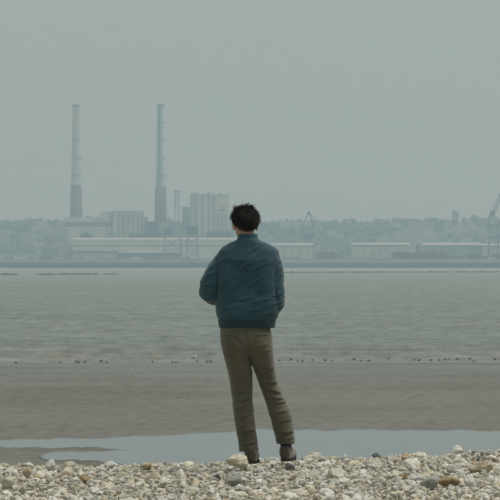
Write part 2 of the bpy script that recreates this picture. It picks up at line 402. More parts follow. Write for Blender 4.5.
M['suede'] = fabric('brown_suede', (0.055, 0.038, 0.025), (0.105, 0.073, 0.050), 500, 0.9, 0.4, 14)
M['sole'] = noisy('dark_rubber', (0.02, 0.018, 0.016), (0.045, 0.04, 0.034), 30, 0.8)
M['skin'] = noisy('skin', (0.40, 0.21, 0.14), (0.50, 0.28, 0.20), 14, 0.55, spec=0.4)
M['eye'] = noisy('eye_white', (0.7, 0.7, 0.68), (0.75, 0.75, 0.72), 5, 0.2)
M['hair'] = noisy('dark_brown_hair', (0.008, 0.006, 0.004), (0.028, 0.018, 0.012), 60, 0.62, spec=0.28)
M['bird_dark'] = noisy('dark_plumage', (0.07, 0.064, 0.056), (0.15, 0.135, 0.11), 8, 0.8)
M['bird_brown'] = noisy('brown_plumage', (0.06, 0.05, 0.04), (0.13, 0.11, 0.08), 10, 0.8)
M['bird_white'] = noisy('white_plumage', (0.66, 0.66, 0.64), (0.78, 0.78, 0.76), 8, 0.7)
M['bird_grey'] = noisy('grey_plumage', (0.25, 0.26, 0.27), (0.33, 0.34, 0.35), 8, 0.7)
M['bill'] = noisy('dark_bill', (0.03, 0.025, 0.02), (0.06, 0.05, 0.03), 20, 0.5)

def px(x, y, d):
    """world point seen at photo pixel (x, y) at distance d"""
    return Vector(((x - CX) / F * d, d, CAMZ + (HY - y) / F * d))
def pxx(x, d): return (x - CX) / F * d
def pxz(y, d): return CAMZ + (HY - y) / F * d

ico = bmesh.new(); bmesh.ops.create_icosphere(ico, subdivisions=1, radius=1.0)
ico_v = np.array([v.co[:] for v in ico.verts]); ico_f = np.array([[v.index for v in f.verts] for f in ico.faces]); ico.free()
ico2 = bmesh.new(); bmesh.ops.create_icosphere(ico2, subdivisions=2, radius=1.0)
ico2_v = np.array([v.co[:] for v in ico2.verts]); ico2_f = np.array([[v.index for v in f.verts] for f in ico2.faces]); ico2.free()

def tri_mesh(name, V, Fc, mat, smooth=False):
    me = bpy.data.meshes.new(name)
    me.vertices.add(len(V)); me.vertices.foreach_set('co', V.ravel().astype(np.float32))
    me.loops.add(Fc.size); me.loops.foreach_set('vertex_index', Fc.ravel().astype(np.int32))
    me.polygons.add(len(Fc)); me.polygons.foreach_set('loop_start', (np.arange(len(Fc)) * 3).astype(np.int32))
    me.polygons.foreach_set('loop_total', np.full(len(Fc), 3, np.int32))
    me.update(calc_edges=True); me.validate()
    if smooth: me.polygons.foreach_set('use_smooth', [True] * len(Fc))
    me.materials.append(mat); return me

ICO, ICOF = ico_v, ico_f

# ------------------------------------------------------------------ the shore: shingle bank, sand, pool, sea
def bank_z(x, y):
    x = np.asarray(x, float); y = np.asarray(y, float)
    crest = 3.570 + 0.026 * np.tanh((x - 0.4) * 2.5) + 0.020 * np.clip(x - 0.6, 0, 3) + 0.012 * np.exp(-((x - 0.07) / 0.5) ** 2) - 0.012 * np.clip(-x - 0.6, 0, 1)
    P = np.stack([x * 1.1, y * 0.9, np.zeros_like(x)], -1).reshape(-1, 3)
    nz = (fbm(P, 11, 3) * 0.022).reshape(x.shape)
    P2 = np.stack([x * 3.7, y * 2.2, np.zeros_like(x)], -1).reshape(-1, 3)
    nz = nz + (vnoise(P2, 5) * 0.012).reshape(x.shape)
    yc = 31.6
    front = crest - 0.0125 * np.clip(yc - y, 0, 40) - 0.0009 * np.clip(yc - 1.5 - y, 0, 40) ** 2 * (y > 14) 
    front = np.where(y < 14, crest - 0.0125 * (yc - 14) - 0.0009 * (yc - 15.5) ** 2, front)
    t = np.clip((y - yc) / 11.0, 0, 1)
    back = crest + (0.86 - crest) * (t * t * (3 - 2 * t)) 
    return np.where(y <= yc, front, back) + nz * np.clip(1 - t * 0.9, 0.0, 1)

xs = np.concatenate([np.linspace(-40, -8, 33), np.linspace(-7.9, 7.9, 199), np.linspace(8, 40, 33)])
ys = np.concatenate([np.linspace(-30, 22, 53), np.linspace(22.1, 34, 150), np.linspace(34.2, 42.6, 30)])
X, Y = np.meshgrid(xs, ys); Z = bank_z(X, Y)
bank = tag(grid_mesh('shingle_bank', X, Y, Z, M['bank']), kind='structure')

def sand_z(x, y):
    y = np.asarray(y, float)
    s = np.interp(y, [40, 60, 88, 128, 150, 228, 240, 300], [1.0, 0.84, 0.80, 0.80, 0.70, 0.02, -0.12, -1.2])
    return s
xs = np.linspace(-260, 260, 209); ys = np.concatenate([np.linspace(40, 88, 25), np.linspace(89, 240, 160), np.linspace(245, 300, 12)])
X, Y = np.meshgrid(xs, ys)
Pn = np.stack([X * 0.12, Y * 0.16, X * 0], -1).reshape(-1, 3)
flat = np.clip(np.abs(Y - 108) / 18 - 0.9, 0, 1) * np.clip((250 - Y) / 30, 0, 1)
Z = sand_z(X, Y) + (fbm(Pn, 3, 4).reshape(X.shape) * 0.05 + (vnoise(np.stack([X * 0.5, Y * 0.8, X * 0], -1).reshape(-1, 3), 9).reshape(X.shape)) * 0.012) * flat
tag(grid_mesh('sand_beach', X, Y, Z, M['sand']), kind='structure')

# tide pool on the flat, outline in photo coordinates
def pool_sheet(name, far_pts, near_pts, z, n=120, feather=2.4):
    fx = [p[0] for p in far_pts]; fy = [p[1] for p in far_pts]; nx_ = [p[0] for p in near_pts]; ny_ = [p[1] for p in near_pts]
    x0 = max(fx[0], nx_[0]); x1 = min(fx[-1], nx_[-1])
    t = np.linspace(x0, x1, n)
    dist = lambda row: (CAMZ - z) * F / (np.asarray(row) - HY)
    wob = vnoise(np.stack([t * 0.05, t * 0, t * 0], -1), 4) * 0.9 + vnoise(np.stack([t * 0.21, t * 0, t * 0], -1), 8) * 0.5 + vnoise(np.stack([t * 0.6, t * 0, t * 0], -1), 9) * 0.25
    a = np.interp(t, fx, fy) + wob * 0.8; b = np.interp(t, nx_, ny_) - wob
    b = np.maximum(b, a + 0.02)
    da, db = dist(a), dist(b)
    k = np.linspace(0, 1, 15)[:, None]
    Yg = db[None, :] + (da - db)[None, :] * k
    Xg = (t[None, :] - CX) / F * ((da + db) / 2)[None, :] * np.ones_like(k)
    o = grid_mesh(name, Xg, Yg, np.full_like(Xg, z), M['pool'])
    film = np.clip(np.minimum(k, 1 - k) * (b - a)[None, :] / feather, 0, 1)
    film = film * np.clip((np.minimum(t - x0, x1 - t) / 6.0), 0, 1)[None, :]
    at = o.data.attributes.new('film', 'FLOAT', 'POINT'); at.data.foreach_set('value', film.ravel().astype(np.float32))
    return tag(o, kind='structure')
pool_sheet('tide_pool', [(-260, 452), (-120, 444), (0, 439.0), (120, 436.5), (200, 432), (255, 429), (330, 429.5), (420, 429), (500, 429.6), (640, 432), (800, 440)],
           [(-260, 452.2), (-120, 446), (0, 448.2), (60, 448.6), (110, 449.0), (140, 451), (165, 459), (190, 470), (300, 474), (500, 474), (640, 470), (800, 441)], 0.806, 420)
pool_sheet('tide_pool', [(36, 456.0), (46, 451.8), (90, 450.0), (140, 449.6), (170, 455), (240, 468)],
           [(36, 457), (52, 460), (100, 462.5), (150, 466), (200, 474), (240, 475)], 0.812, 160)

# worm casts, weed and small stones strewn over the sand
dr = np.random.default_rng(91); Vd, Fd, nb = [], [], 0
for k in range(110):
    y = 92 + 132 * dr.random(); x = (dr.random() - 0.5) * 2 * 0.075 * y
    if 92 < y < 124: continue
    r = 0.008 + 0.014 * dr.random() ** 3
    zz = float(sand_z(0, y)) + 0.02
    Vd.append(ICO * (1 + 0.25 * dr.standard_normal((len(ICO), 1))) * np.array([r * 1.6, r * 2.0, r * 0.8]) + [x, y, zz]); Fd.append(ICOF + nb); nb += len(ICO)
tag(link(bpy.data.objects.new('beach_debris', tri_mesh('beach_debris', np.concatenate(Vd), np.concatenate(Fd), M['wall_rock']))), 'dark specks of weed and small stones strewn over the sand', 'debris', kind='stuff')

# sea: one sheet, finely waved near the shore
ys = np.concatenate([np.arange(224, 330, 0.55), np.geomspace(330, 900, 190)[0:], np.geomspace(920, 6480, 60)])
xs_n = np.concatenate([np.linspace(-1, -0.065, 26)[:-1], np.linspace(-0.065, 0.065, 240), np.linspace(0.065, 1, 26)[1:]])
Xs = np.zeros((len(ys), len(xs_n))); Ys = np.zeros_like(Xs)
for i, yy in enumerate(ys):
    wdt = yy * 1.0 if yy < 3500 else 3500.0
    half = np.where(np.abs(xs_n) <= 0.065, xs_n * yy, np.sign(xs_n) * (0.065 * yy + (np.abs(xs_n) - 0.065) / 0.935 * (4500 - 0.065 * yy)))
    Xs[i] = half; Ys[i] = yy
fadew = np.clip((1200 - Ys) / 900, 0, 1)
P1 = np.stack([Xs * 0.10, Ys * 0.42, Xs * 0], -1).reshape(-1, 3)
P2 = np.stack([Xs * 0.5, Ys * 0.9, Xs * 0 + 3], -1).reshape(-1, 3)
P3 = np.stack([Xs * 0.035, Ys * 0.16, Xs * 0 + 7], -1).reshape(-1, 3)
wv = (vnoise(P1, 21) * 0.055 + vnoise(P2, 22) * 0.035 + vnoise(P3, 23) * 0.06).reshape(Xs.shape)
shore_fade = np.clip((Ys - 228) / 14, 0.12, 1)
edge = 230.5 + Xs * 0.09 + 2.0 * vnoise(np.stack([Xs * 0.06, Xs * 0, Xs * 0], -1).reshape(-1, 3), 31).reshape(Xs.shape)
# three low rollers running in over the shallows
roll = np.zeros_like(Xs)
for k, (off, amp, wd, sd) in enumerate([(3.5, 0.10, 0.9, 41), (8.5, 0.20, 1.2, 42), (14.5, 0.24, 1.5, 43), (22.5, 0.22, 1.8, 44), (33, 0.18, 2.2, 45), (47, 0.15, 2.8, 46)]):
    c = edge + off + 2.2 * vnoise(np.stack([Xs * 0.05, Xs * 0 + k, Xs * 0], -1).reshape(-1, 3), sd).reshape(Xs.shape)
    g = np.clip(0.35 + 0.9 * vnoise(np.stack([Xs * 0.09, Xs * 0 + 5 * k, Xs * 0], -1).reshape(-1, 3), sd + 9).reshape(Xs.shape), 0, 1)
    roll += amp * g * np.exp(-((Ys - c) / wd) ** 2)
Zs = wv * fadew * shore_fade + roll
Zs = np.where(Ys < edge, np.minimum(Zs, 0) - 0.10 * (edge - Ys), Zs)
tag(grid_mesh('sea', Xs, Ys, Zs, M['sea']), kind='structure')

# broken lines of foam along the edge and on the low rollers
fv, ff = [], []
fr = np.random.default_rng(88)
for (off, zz, keep, wd, sd) in [(-0.6, 0.02, 0.0, 0.35, 61)]:
    xx = np.arange(-60, 60, 0.45)
    e_ = 230.5 + xx * 0.09 + 2.0 * vnoise(np.stack([xx * 0.06, xx * 0, xx * 0], -1), 31)
    k = {8.3: 1, 14.2: 2}.get(off)
    if k is not None: e_ = e_ + 2.2 * vnoise(np.stack([xx * 0.05, xx * 0 + k, xx * 0], -1), 41 + k)
    on = vnoise(np.stack([xx * 0.16, xx * 0, xx * 0], -1), sd) > keep
    jw = wd * (0.4 + fr.random(len(xx)))
    for i in range(len(xx) - 1):
        if not (on[i] and on[i + 1]): continue
        b0 = len(fv); q0 = e_[i] + off; q1 = e_[i + 1] + off
        fv += [(xx[i], q0 - jw[i], zz + 0.012), (xx[i + 1], q1 - jw[i + 1], zz + 0.012), (xx[i + 1], q1 + jw[i + 1] * 0.5, zz + 0.03), (xx[i], q0 + jw[i] * 0.5, zz + 0.03)]
        ff.append((b0, b0 + 1, b0 + 2, b0 + 3))
fm = MB(); fm.add(fv, ff)
tag(fm.build('wave_foam', M['foam']), 'thin broken line of foam where the water meets the sand', 'foam', kind='stuff')

# far land sheet, dyke
LAND = 12.5
m = MB()
m.box(-4400, 4400, 6520, 12500, LAND - 3, LAND)
tag(m.build('far_land', M['land']), kind='structure')
def dyke(name, y0, z0, y1, z1, mat, rough_amp, n=700, seed=0):
    xs = np.linspace(-1200, 1200, n)
    k = np.linspace(0, 1, 9)[:, None]
    Xg = xs[None, :] * np.ones_like(k); Yg = y0 + (y1 - y0) * k + 0 * Xg; Zg = z0 + (z1 - z0) * k + 0 * Xg
    nn = vnoise(np.stack([Xg * 0.35, Yg * 0.4, Zg * 0.3], -1).reshape(-1, 3), seed).reshape(Xg.shape)
    Zg = Zg + nn * rough_amp * np.sin(np.pi * k)
    Zg[-1] += 0.25 * nn[-1]
    return grid_mesh(name, Xg, Yg, Zg, mat)
tag(dyke('stone_dyke', 6440, -0.6, 6474, 7.2, M['dyke_rock'], 0.9, seed=2), 'dark wet stone foot of the dyke along the far waterline', 'dyke')
tag(dyke('earth_dyke', 6473.5, 7.0, 6521, 12.9, M['dyke_top'], 0.5, seed=3), 'dry brown earth top of the dyke on the far shore', 'dyke')

# ------------------------------------------------------------------ the hill with its town and wood
RX = [-700, -300, 0, 30, 60, 120, 180, 283, 310, 330, 345, 360, 380, 395, 410, 425, 440, 450, 458, 475, 490, 520, 800, 1200]
RY = [226, 223, 223.8, 224.3, 223.6, 224.5, 225, 225.5, 225.3, 224.5, 223, 224, 223.4, 222, 222, 222.6, 222.6, 223, 222.6, 221, 221.5, 221.5, 224, 226]
HD = 9500.0
def hill_z(x, y):
    x = np.asarray(x, float); y = np.asarray(y, float)
    col = x / HD * F + CX
    top = CAMZ + (HY - np.interp(col, RX, RY)) / F * HD
    t = np.clip((y - 8450) / (HD - 8450), 0, 1)
    s = t * t * (3 - 2 * t) * 0.55 + t * 0.45
    n = fbm(np.stack([x * 0.006, y * 0.006, x * 0], -1).reshape(-1, 3), 51, 3).reshape(x.shape) * 5 * np.sin(np.pi * t)
    return LAND - 1 + (top - LAND + 1) * s + n
xs = np.linspace(-2200, 2200, 300); ys = np.concatenate([np.linspace(8430, HD, 50), np.linspace(9600, 11500, 8)])
X, Y = np.meshgrid(xs, ys)
tag(grid_mesh('hill', X, Y, hill_z(X, Y), M['hill_soil']), kind='structure')

# the wood covering the hill, one mass of uneven crowns
def dens_at(x, y): return DG[min(199, max(0, int((y - 8450) / 6))), min(399, max(0, int((x + 1000) / 5)))]
gx, gy = np.meshgrid(np.arange(400) * 5.0 - 1000, np.arange(200) * 6.0 + 8450)
DG = vnoise(np.stack([gx * 0.008, gy * 0.006, gx * 0], -1).reshape(-1, 3), 77).reshape(gx.shape)
houses_xy = []
hr = np.random.default_rng(23)
tries = 0
while len(houses_xy) < 150 and tries < 6000:
    tries += 1
    y = 8520 + 960 * hr.random() ** 0.8; x = (hr.random() - 0.5) * 2 * 0.0565 * y
    c = x / y * F + CX
    if 215 < c < 283 and hr.random() < 0.8: continue      # mostly behind the man and the plant
    if 66 < c < 232 and hr.random() < 0.93: continue
    dens = dens_at(x, y)
    if dens < -0.15 and hr.random() < 0.75: continue
    if any(abs(x - a) < 15 and abs(y - b) < 15 for a, b in houses_xy): continue
    houses_xy.append((x, y))
Vs, Fs, nb = [], [], 0
H = np.array(houses_xy)
cnt = 0
while cnt < 3600:
    y = 8480 + 1100 * hr.random(); x = (hr.random() - 0.5) * 2 * 0.075 * y if cnt < 2200 else (hr.random() - 0.5) * 2 * 0.21 * y
    dens = dens_at(x, y)
    if dens > 0.25 and hr.random() < 0.35 and y < 9420: continue
    dx = np.abs(H[:, 0] - x); dy = y - H[:, 1]
    if np.any((dx < 10) & (dy < 6) & (dy > -70)): continue
    r = 3.2 + 3.6 * hr.random(); z = float(hill_z(np.array([x]), np.array([y]))[0]) + r * (0.4 + 0.5 * hr.random())
    n = 1 + 0.28 * hr.standard_normal((len(ico_v), 1))
    Vs.append(ico_v * n * np.array([r, r, r * (0.8 + 0.5 * hr.random())]) + [x, y, z]); Fs.append(ico_f + nb); nb += len(ico_v); cnt += 1
o = link(bpy.data.objects.new('hillside_wood', tri_mesh('hillside_wood', np.concatenate(Vs), np.concatenate(Fs), M['foliage_far'])))
tag(o, 'dark wood covering the hillside behind the port', 'wood', kind='stuff')

def house_proto(wmat, rmat, w, d, h, rh):
    t = empty('hillside_house')
    a = MB(); a.box(-w/2, w/2, -d/2, d/2, -4, h); a.build('wall', wmat, t)
    b = MB(); e = 0.5
    b.add([(-w/2-e, -d/2-e, h-0.2), (w/2+e, -d/2-e, h-0.2), (w/2+e, d/2+e, h-0.2), (-w/2-e, d/2+e, h-0.2), (-w/2-e, 0, h+rh), (w/2+e, 0, h+rh)],
          [(0,1,5,4), (2,3,4,5), (1,2,5), (3,0,4), (3,2,1,0)])
    rf = b.build('roof', rmat, t)
    c = MB(); c.box(w*0.25, w*0.25+0.9, -0.4, 0.4, h+rh*0.5, h+rh+1.3); c.build('chimney', wmat, rf)
    for k in range(3):
        g = MB(); xx = -w/2 + w*(k+0.5)/3; g.box(xx-0.6, xx+0.6, -d/2-0.06, -d/2+0.02, h*0.35, h*0.35+1.6); g.build('window', M['glass_far'], t)
    return t
KH = [('white house with slate roof', M['render_white'], M['roof_slate'], 12, 9, 6.0, 3.2),
      ('cream house with tiled roof', M['render_cream'], M['roof_tile'], 10, 8, 5.5, 3.4),
      ('wide pale terrace', M['render_white'], M['roof_slate'], 22, 10, 8.0, 3.0),
      ('brick house', M['brick_far'], M['roof_slate'], 10, 8, 6.0, 3.2)]
protos = [house_proto(*k[1:]) for k in KH]; used = [False] * 4
for i, (x, y) in enumerate(houses_xy):
    k = [0, 1, 0, 2, 1, 3, 0, 2][i % 8]
    t = protos[k] if not used[k] else copy_tree(protos[k]); used[k] = True
    t.location = (x, y, float(hill_z(np.array([x]), np.array([y]))[0]))
    t.rotation_euler = (0, 0, hr.uniform(-0.5, 0.5))
    cc = x / y * F + CX
    where = ('at the left edge' if cc < 30 else 'left of the first chimney' if cc < 70 else 'glimpsed between the plant buildings' if cc < 283 else 'above the beige shed' if cc < 330 else
             'above the long pale shed' if cc < 385 else 'above the white ship bridge' if cc < 440 else 'below the faint tower block' if cc < 478 else 'behind the edge crane')
    hh = ' low on the hill,' if y < 8800 else ' half way up the hill,' if y < 9180 else ' near the skyline,'
    tag(t, KH[k][0] + hh + ' ' + where, 'house', 'houses on the far hillside')

# single trees that break the skyline
def far_tree(c, dist, top_row, width_px, label):
    zt = pxz(top_row, dist); x = pxx(c, dist)
    zb = float(hill_z(np.array([x]), np.array([min(dist, HD)]))[0]) - 1.0
    h = zt - zb; w = width_px / F * dist
    t = empty('skyline_tree', (x, dist, zb))
    a = MB(); a.tube([(0, 0, -1), (0.2, 0, h * 0.3), (-0.1, 0.1, h * 0.75)], [0.5, 0.4, 0.15], 6)
    for k in range(5):
        an = k * 1.26; a.tube([(0, 0, h * 0.3), (math.cos(an) * w * 0.3, math.sin(an) * w * 0.3, h * (0.5 + 0.06 * k))], [0.22, 0.08], 5)
    a.build('trunk', M['trunk'], t)
    n = 420; q = hr.standard_normal((n, 3)); q /= np.linalg.norm(q, axis=1)[:, None]; q *= (hr.random((n, 1)) ** 0.4)
    lump = 1 + 0.35 * vnoise(q * 2.2, int(c)) [:, None]
    cen = q * lump * np.array([w / 2, w / 2, h * 0.36]) + [0, 0, h * 0.62]
    s = 0.5 + 0.7 * hr.random((n, 1))
    T = hr.standard_normal((n, 3, 3)) * s[:, None, :] * 0.8
    V = (cen[:, None, :] + T).reshape(-1, 3); Fc = np.arange(3 * n).reshape(-1, 3)
    link(bpy.data.objects.new('crown', tri_mesh('crown', V, Fc, M['foliage_far'])), t)
    tag(t, label, 'tree', 'trees on the skyline of the far hill')
for a in [(346, HD, 219.3, 8, 'tall tree on the skyline above the long pale shed'),
          (381, HD, 220.0, 7, 'round tree on the skyline between two taller clumps, above the shed'),
          (399, HD, 218.2, 11, 'broad tree on the skyline above the white ship bridge'),
          (408, HD, 218.6, 9, 'broad tree on the skyline just right of the ship bridge'),
          (432, HD, 219.4, 8, 'low tree on the skyline left of the faint tower block'),
          (475, HD, 216.6, 14, 'widest dark tree on the skyline, left of the crane at the edge'),
          (36, HD, 220.6, 9, 'low tree on the skyline left of the first chimney'),
          (330, HD, 221.0, 9, 'low tree on the skyline right of the portal crane')]:
    far_tree(*a)

# faint tower block on the hill
t = empty('tower_block', (pxx(455.5, 9900), 9900, 95))
zt = pxz(211, 9900) - 95; w = 6.4 / F * 9900
m = MB(); m.box(-w/2, w/2, 0, 16, -6, zt); m.build('wall', M['cladding_grey'], t)
m = MB(); m.box(-w*0.3, w*0.1, 4, 10, zt, zt + 2.5); m.build('roof_hut', M['slate'], t)
for k in range(7):
    m = MB(); z = 2 + k * zt / 7.4; m.box(-w/2 + 0.8, w/2 - 0.8, -0.15, 0.05, z, z + 1.4); m.build('window', M['slate'], t)
tag(t, 'faint grey tower block rising above the skyline trees', 'tower block')

# ------------------------------------------------------------------ power station
def rect(mb, x0, x1, y0, y1, d, depth, base=None):
    """box whose front face spans photo columns x0..x1 and rows y0 (top)..y1 at distance d"""
    z1 = pxz(y0, d); z0 = base if base is not None else pxz(y1, d)
    return mb.box(pxx(x0, d), pxx(x1, d), d, d + depth, z0, z1)

def part(name, mat, parent, *rects):
    m = MB()
    for r in rects: rect(m, *r)
    return m.build(name, mat, parent)

def chimney(name, label, xt, xb, top, wt_, wb_, split, rings, ladder, red):
    d = 7040.0; b = LAND
    zt = pxz(top, d); zs = pxz(split, d)
    rt = wt_ / 2 / F * d; rb = wb_ / 2 / F * d
    x0 = pxx((xt + xb) / 2, d)
    rad = lambda z: rb + (rt - rb) * max(0.0, (z - b) / (zt - b)) ** 0.75
    t = empty(name, (x0, d + 11, b))
    def shaft(nm, mat, z0, z1, grow=0.0, n=6):
        m = MB(); rr = []
        for k in range(n + 1):
            z = z0 + (z1 - z0) * k / n; r = rad(z) + grow
            rr.append([(r * math.cos(2*math.pi*j/40), r * math.sin(2*math.pi*j/40), z - b) for j in range(40)])
        m.loft(rr); return m.build(nm, mat, t, smooth=False)
    shaft('base_shaft', M['chimney_dark'], b - 2, zs, 0.55)
    if red:
        zr = pxz(top + 26, d)
        shaft('shaft', M['chimney_pale'], zs + 0.05, zr)
        shaft('painted_band', M['chimney_red'], zr + 0.05, zt - 3)
        shaft('top_band', M['steel_dark'], zt - 2.95, zt, 0.5, 2)
    else:
        shaft('shaft', M['chimney_pale'], zs + 0.05, zt - 4)
        shaft('top_band', M['steel_dark'], zt - 3.95, zt, 0.5, 2)
    for row in rings:
        z = pxz(row, d); m = MB(); m.cyl((0, 0), rad(z) + 0.7, rad(z) + 0.7, z - b - 0.4, z - b + 0.4, 40)
        m.build('platform_ring', M['steel_dark'], t)
    if ladder:
        m = MB(); zz = [zs, zt - 3]
        m.bar((-0.6, -rad(zz[0]) - 0.5, zz[0] - b), (-0.6, -rad(zz[1]) - 0.5, zz[1] - b), 1.3, 0.8)
        m.build('ladder_cage', M['steel_dark'], t)
        m = MB(); m.bar((-0.45 * rad(zz[0]), -rad(zz[0]) * 0.93, zz[0] - b), (-0.45 * rad(zz[1]), -rad(zz[1]) * 0.93, zz[1] - b), 0.9, 0.8)
        m.build('cable_duct', M['steel_dark'], t)
    return tag(t, label, 'chimney', 'chimneys of the power station')
chimney('power_station_chimney', 'left tall chimney with faded red band under its rim and dark lower third', 75.6, 76.6, 104.2, 7.6, 14.6, 185, [139, 158, 175.5], False, True)
chimney('power_station_chimney', 'right tall pale chimney with dark vertical ladder line and four rings, dark lower third', 160.2, 160.8, 104.0, 7.2, 14.4, 186, [122, 140, 158, 175.5], True, False)

# boiler hall A, under the left chimney
d = 6960
t = empty('boiler_hall', (0, 0, 0))
part('wall', M['cladding'], t, (67.4, 111.4, 226.2, 260, d, 60, LAND))
part('upper_wall', M['cladding'], t, (64.6, 111.4, 217.2, 222.2, d, 60))
part('window_band', M['band_dark'], t, (66.0, 111.2, 222.2, 223.4, d + 1, 58))
part('spandrel', M['concrete'], t, (65.4, 111.4, 223.4, 225.0, d, 60))
part('window_band', M['band_dark'], t, (66.4, 111.2, 225.0, 226.2, d + 1, 58))
for k in range(7):
    part('panel_joint', M['cladding_grey'], t, (69.5 + k * 6.2, 69.8 + k * 6.2, 226.6, 240, d - 0.25, 0.3))
part('roof_vent', M['slate'], t, (86, 90, 215.6, 217.2, d + 20, 10))
tag(t, 'low pale boiler hall with dark window bands below the left chimney', 'hall')
# pale back block
t = empty('turbine_block'); d = 7010
part('wall', M['cladding_grey'], t, (99.5, 112.4, 211.8, 260, d, 40, LAND))
part('parapet', M['concrete'], t, (99.2, 112.4, 211.2, 211.8, d - 0.4, 41))
tag(t, 'plain pale block behind the boiler hall, left of the ribbed hall', 'block')
# ribbed hall B
t = empty('ribbed_hall'); d = 6950
part('wall', M['cladding'], t, (112.0, 144.2, 211.6, 260, d, 70, LAND))
part('parapet', M['concrete'], t, (111.8, 144.4, 211.0, 211.6, d - 0.4, 70.5))
for xx in (112.2, 118.9, 123.7, 128.5, 133.3, 137.6, 141.9):
    part('rib', M['band_dark'], t, (xx - 0.28, xx + 0.28, 212.6, 238, d - 1.2, 1.2))
part('annex', M['concrete'], t, (144.2, 147.8, 217.0, 260, d + 4, 40, LAND))
part('rib', M['band_dark'], t, (145.9, 146.4, 217.6, 238, d + 3, 1.0))
tag(t, 'pale hall with seven dark vertical ribs between the two chimneys', 'hall')
# dark block C and pale one beside it
t = empty('dark_block'); d = 6940
part('wall', M['slate'], t, (148.2, 157.9, 222.2, 260, d, 30, LAND))
part('parapet', M['band_dark'], t, (148.0, 158.0, 221.7, 222.2, d - 0.4, 30.5))
for k in range(3): part('louvre', M['steel_dark'], t, (149.5, 156.5, 225 + k * 3.6, 226.6 + k * 3.6, d - 0.5, 0.5))
tag(t, 'dark slate grey block at the foot of the right chimney', 'block')
t = empty('filter_house'); d = 6945
part('wall', M['concrete'], t, (158.3, 167.2, 222.6, 260, d, 30, LAND))
part('roof', M['cladding_grey'], t, (158.1, 167.4, 222.0, 222.6, d - 0.4, 30.5))
part('hopper', M['steel_dark'], t, (160.0, 162.2, 229, 238, d - 3, 3), (163.4, 165.6, 229, 238, d - 3, 3))
tag(t, 'pale filter house right of the dark block, before the right chimney', 'block')
# tall unit E with the sign
t = empty('tall_boiler_house'); d = 7000
part('wall', M['cladding'], t, (190.0, 229.4, 194.8, 260, d, 70, LAND))
part('roof_edge', M['concrete'], t, (189.8, 229.6, 194.2, 194.8, d - 0.5, 71))
for xx in (196.2, 202.4, 208.8, 213.6, 218.0, 221.8, 226.0):
    y0 = 213.5 if xx > 215 else 196.0
    part('rib', M['band_dark'], t, (xx - 0.32, xx + 0.32, y0, 237, d - 1.3, 1.3))
for xx in (197.0, 208.8, 220.4):
    m = MB(); m.cyl((pxx(xx, d + 20), d + 20), 1.6, 1.6, pxz(196, d), pxz(192.4, d), 12); m.build('roof_stack', M['slate'], t)
sp = part('sign_panel', M['white_paint'], t, (217.2, 227.6, 199.5, 212.2, d - 0.8, 0.7))
def sign_shape(pts, mat, yy):
    m = MB(); n = len(pts); f = [px(a, b, d) for a, b in pts]
    m.add([(p.x, yy, p.z) for p in f] + [(p.x, yy + 0.3, p.z) for p in f], [tuple(range(n)), tuple(range(2*n - 1, n - 1, -1))] + [(i, n + i, n + (i + 1) % n, (i + 1) % n) for i in range(n)])
    return m
for an in (100, 170, 30):
    a = R(an); ca, sa = math.cos(a), math.sin(a); pts = []
    for u, v in ((0.5, 0), (1.4, 0.75), (2.9, 0.45), (3.6, 0), (2.9, -0.45), (1.4, -0.75)):
        pts.append((222.3 + u * ca - v * sa, 206.6 - (u * sa + v * ca)))
    sign_shape(pts, M['orange'], d - 1.15).build('logo_petal', M['orange'], sp)
sign_shape([(219.6, 208.9), (225.2, 208.9), (225.2, 210.7), (219.6, 210.7)], M['sign_grey'], d - 1.15).build('logo_bar', M['sign_grey'], sp)
part('side_bay', M['cladding_grey'], t, (182.0, 190.0, 207.6, 260, d + 6, 40, LAND))
part('side_roof', M['band_dark'], t, (181.6, 190.0, 207.0, 207.6, d + 5.6, 41))
tag(t, 'tallest pale ribbed block with small orange logo beside the man\'s head', 'block')
# auxiliary plant between the halls
def aux(x0, x1, y0, d, label, bumps):
    t = empty('auxiliary_plant')
    part('body', M['machinery'], t, (x0, x1, y0 + 1.6, 260, d, 14, LAND))
    for (a, b, h) in bumps: part('roof_unit', M['slate'], t, (a, b, y0 + 1.6 - h, y0 + 1.6, d + 2, 9))
    tag(t, label, 'plant building')
aux(80.2, 91.8, 232.6, 6880, 'dark machinery block before the boiler hall', [(81, 84, 1.2), (85, 88.5, 2.0), (89.5, 91, 1.0)])
aux(128.6, 143.6, 233.0, 6880, 'dark machinery block before the ribbed hall', [(130, 133, 1.6), (135, 138.5, 0.9), (140, 142.6, 1.8)])
aux(206.0, 231.0, 231.0, 6880, 'wide dark machinery block before the tallest block', [(207, 211, 1.2), (212.5, 217, 2.6), (219, 224, 1.5), (226, 230, 2.2)])
aux(102.0, 109.0, 236.0, 6885, 'small dark unit at the right foot of the boiler hall', [(103, 105, 0.7), (106.5, 108, 0.5)])
# long low hall D
t = empty('long_store_hall'); d = 6800
part('wall', M['white_sheet'], t, (72.6, 247, 246.4, 260, d, 50, LAND))
part('upper_wall', M['white_sheet'], t, (72.6, 247, 239.6, 245.4, d, 50))
part('window_band', M['band_dark'], t, (73.0, 246.6, 245.4, 246.4, d + 0.8, 48))
m = MB(); z = pxz(239.6, d); zr = pxz(237.7, d)
m.add([(pxx(72.2, d), d - 1, z), (pxx(247.4, d), d - 1, z), (pxx(247.4, d), d + 51, z), (pxx(72.2, d), d + 51, z), (pxx(72.2, d), d + 25, zr), (pxx(247.4, d), d + 25, zr)],
      [(0,1,5,4), (2,3,4,5), (1,2,5), (3,0,4), (3,2,1,0)]); m.build('roof', M['roof_sheet'], t)
part('canopy', M['brown_paint'], t, (62.8, 118, 251.2, 251.9, d - 6, 6))
part('lean_to', M['concrete'], t, (58.2, 72.6, 243.6, 260, d + 4, 40, LAND))
part('loading_dock', M['slate'], t, (117.5, 181, 253.4, 255.6, d - 5, 5))
part('dock_roof', M['cladding_grey'], t, (117, 181.5, 252.8, 253.4, d - 6, 6.2))
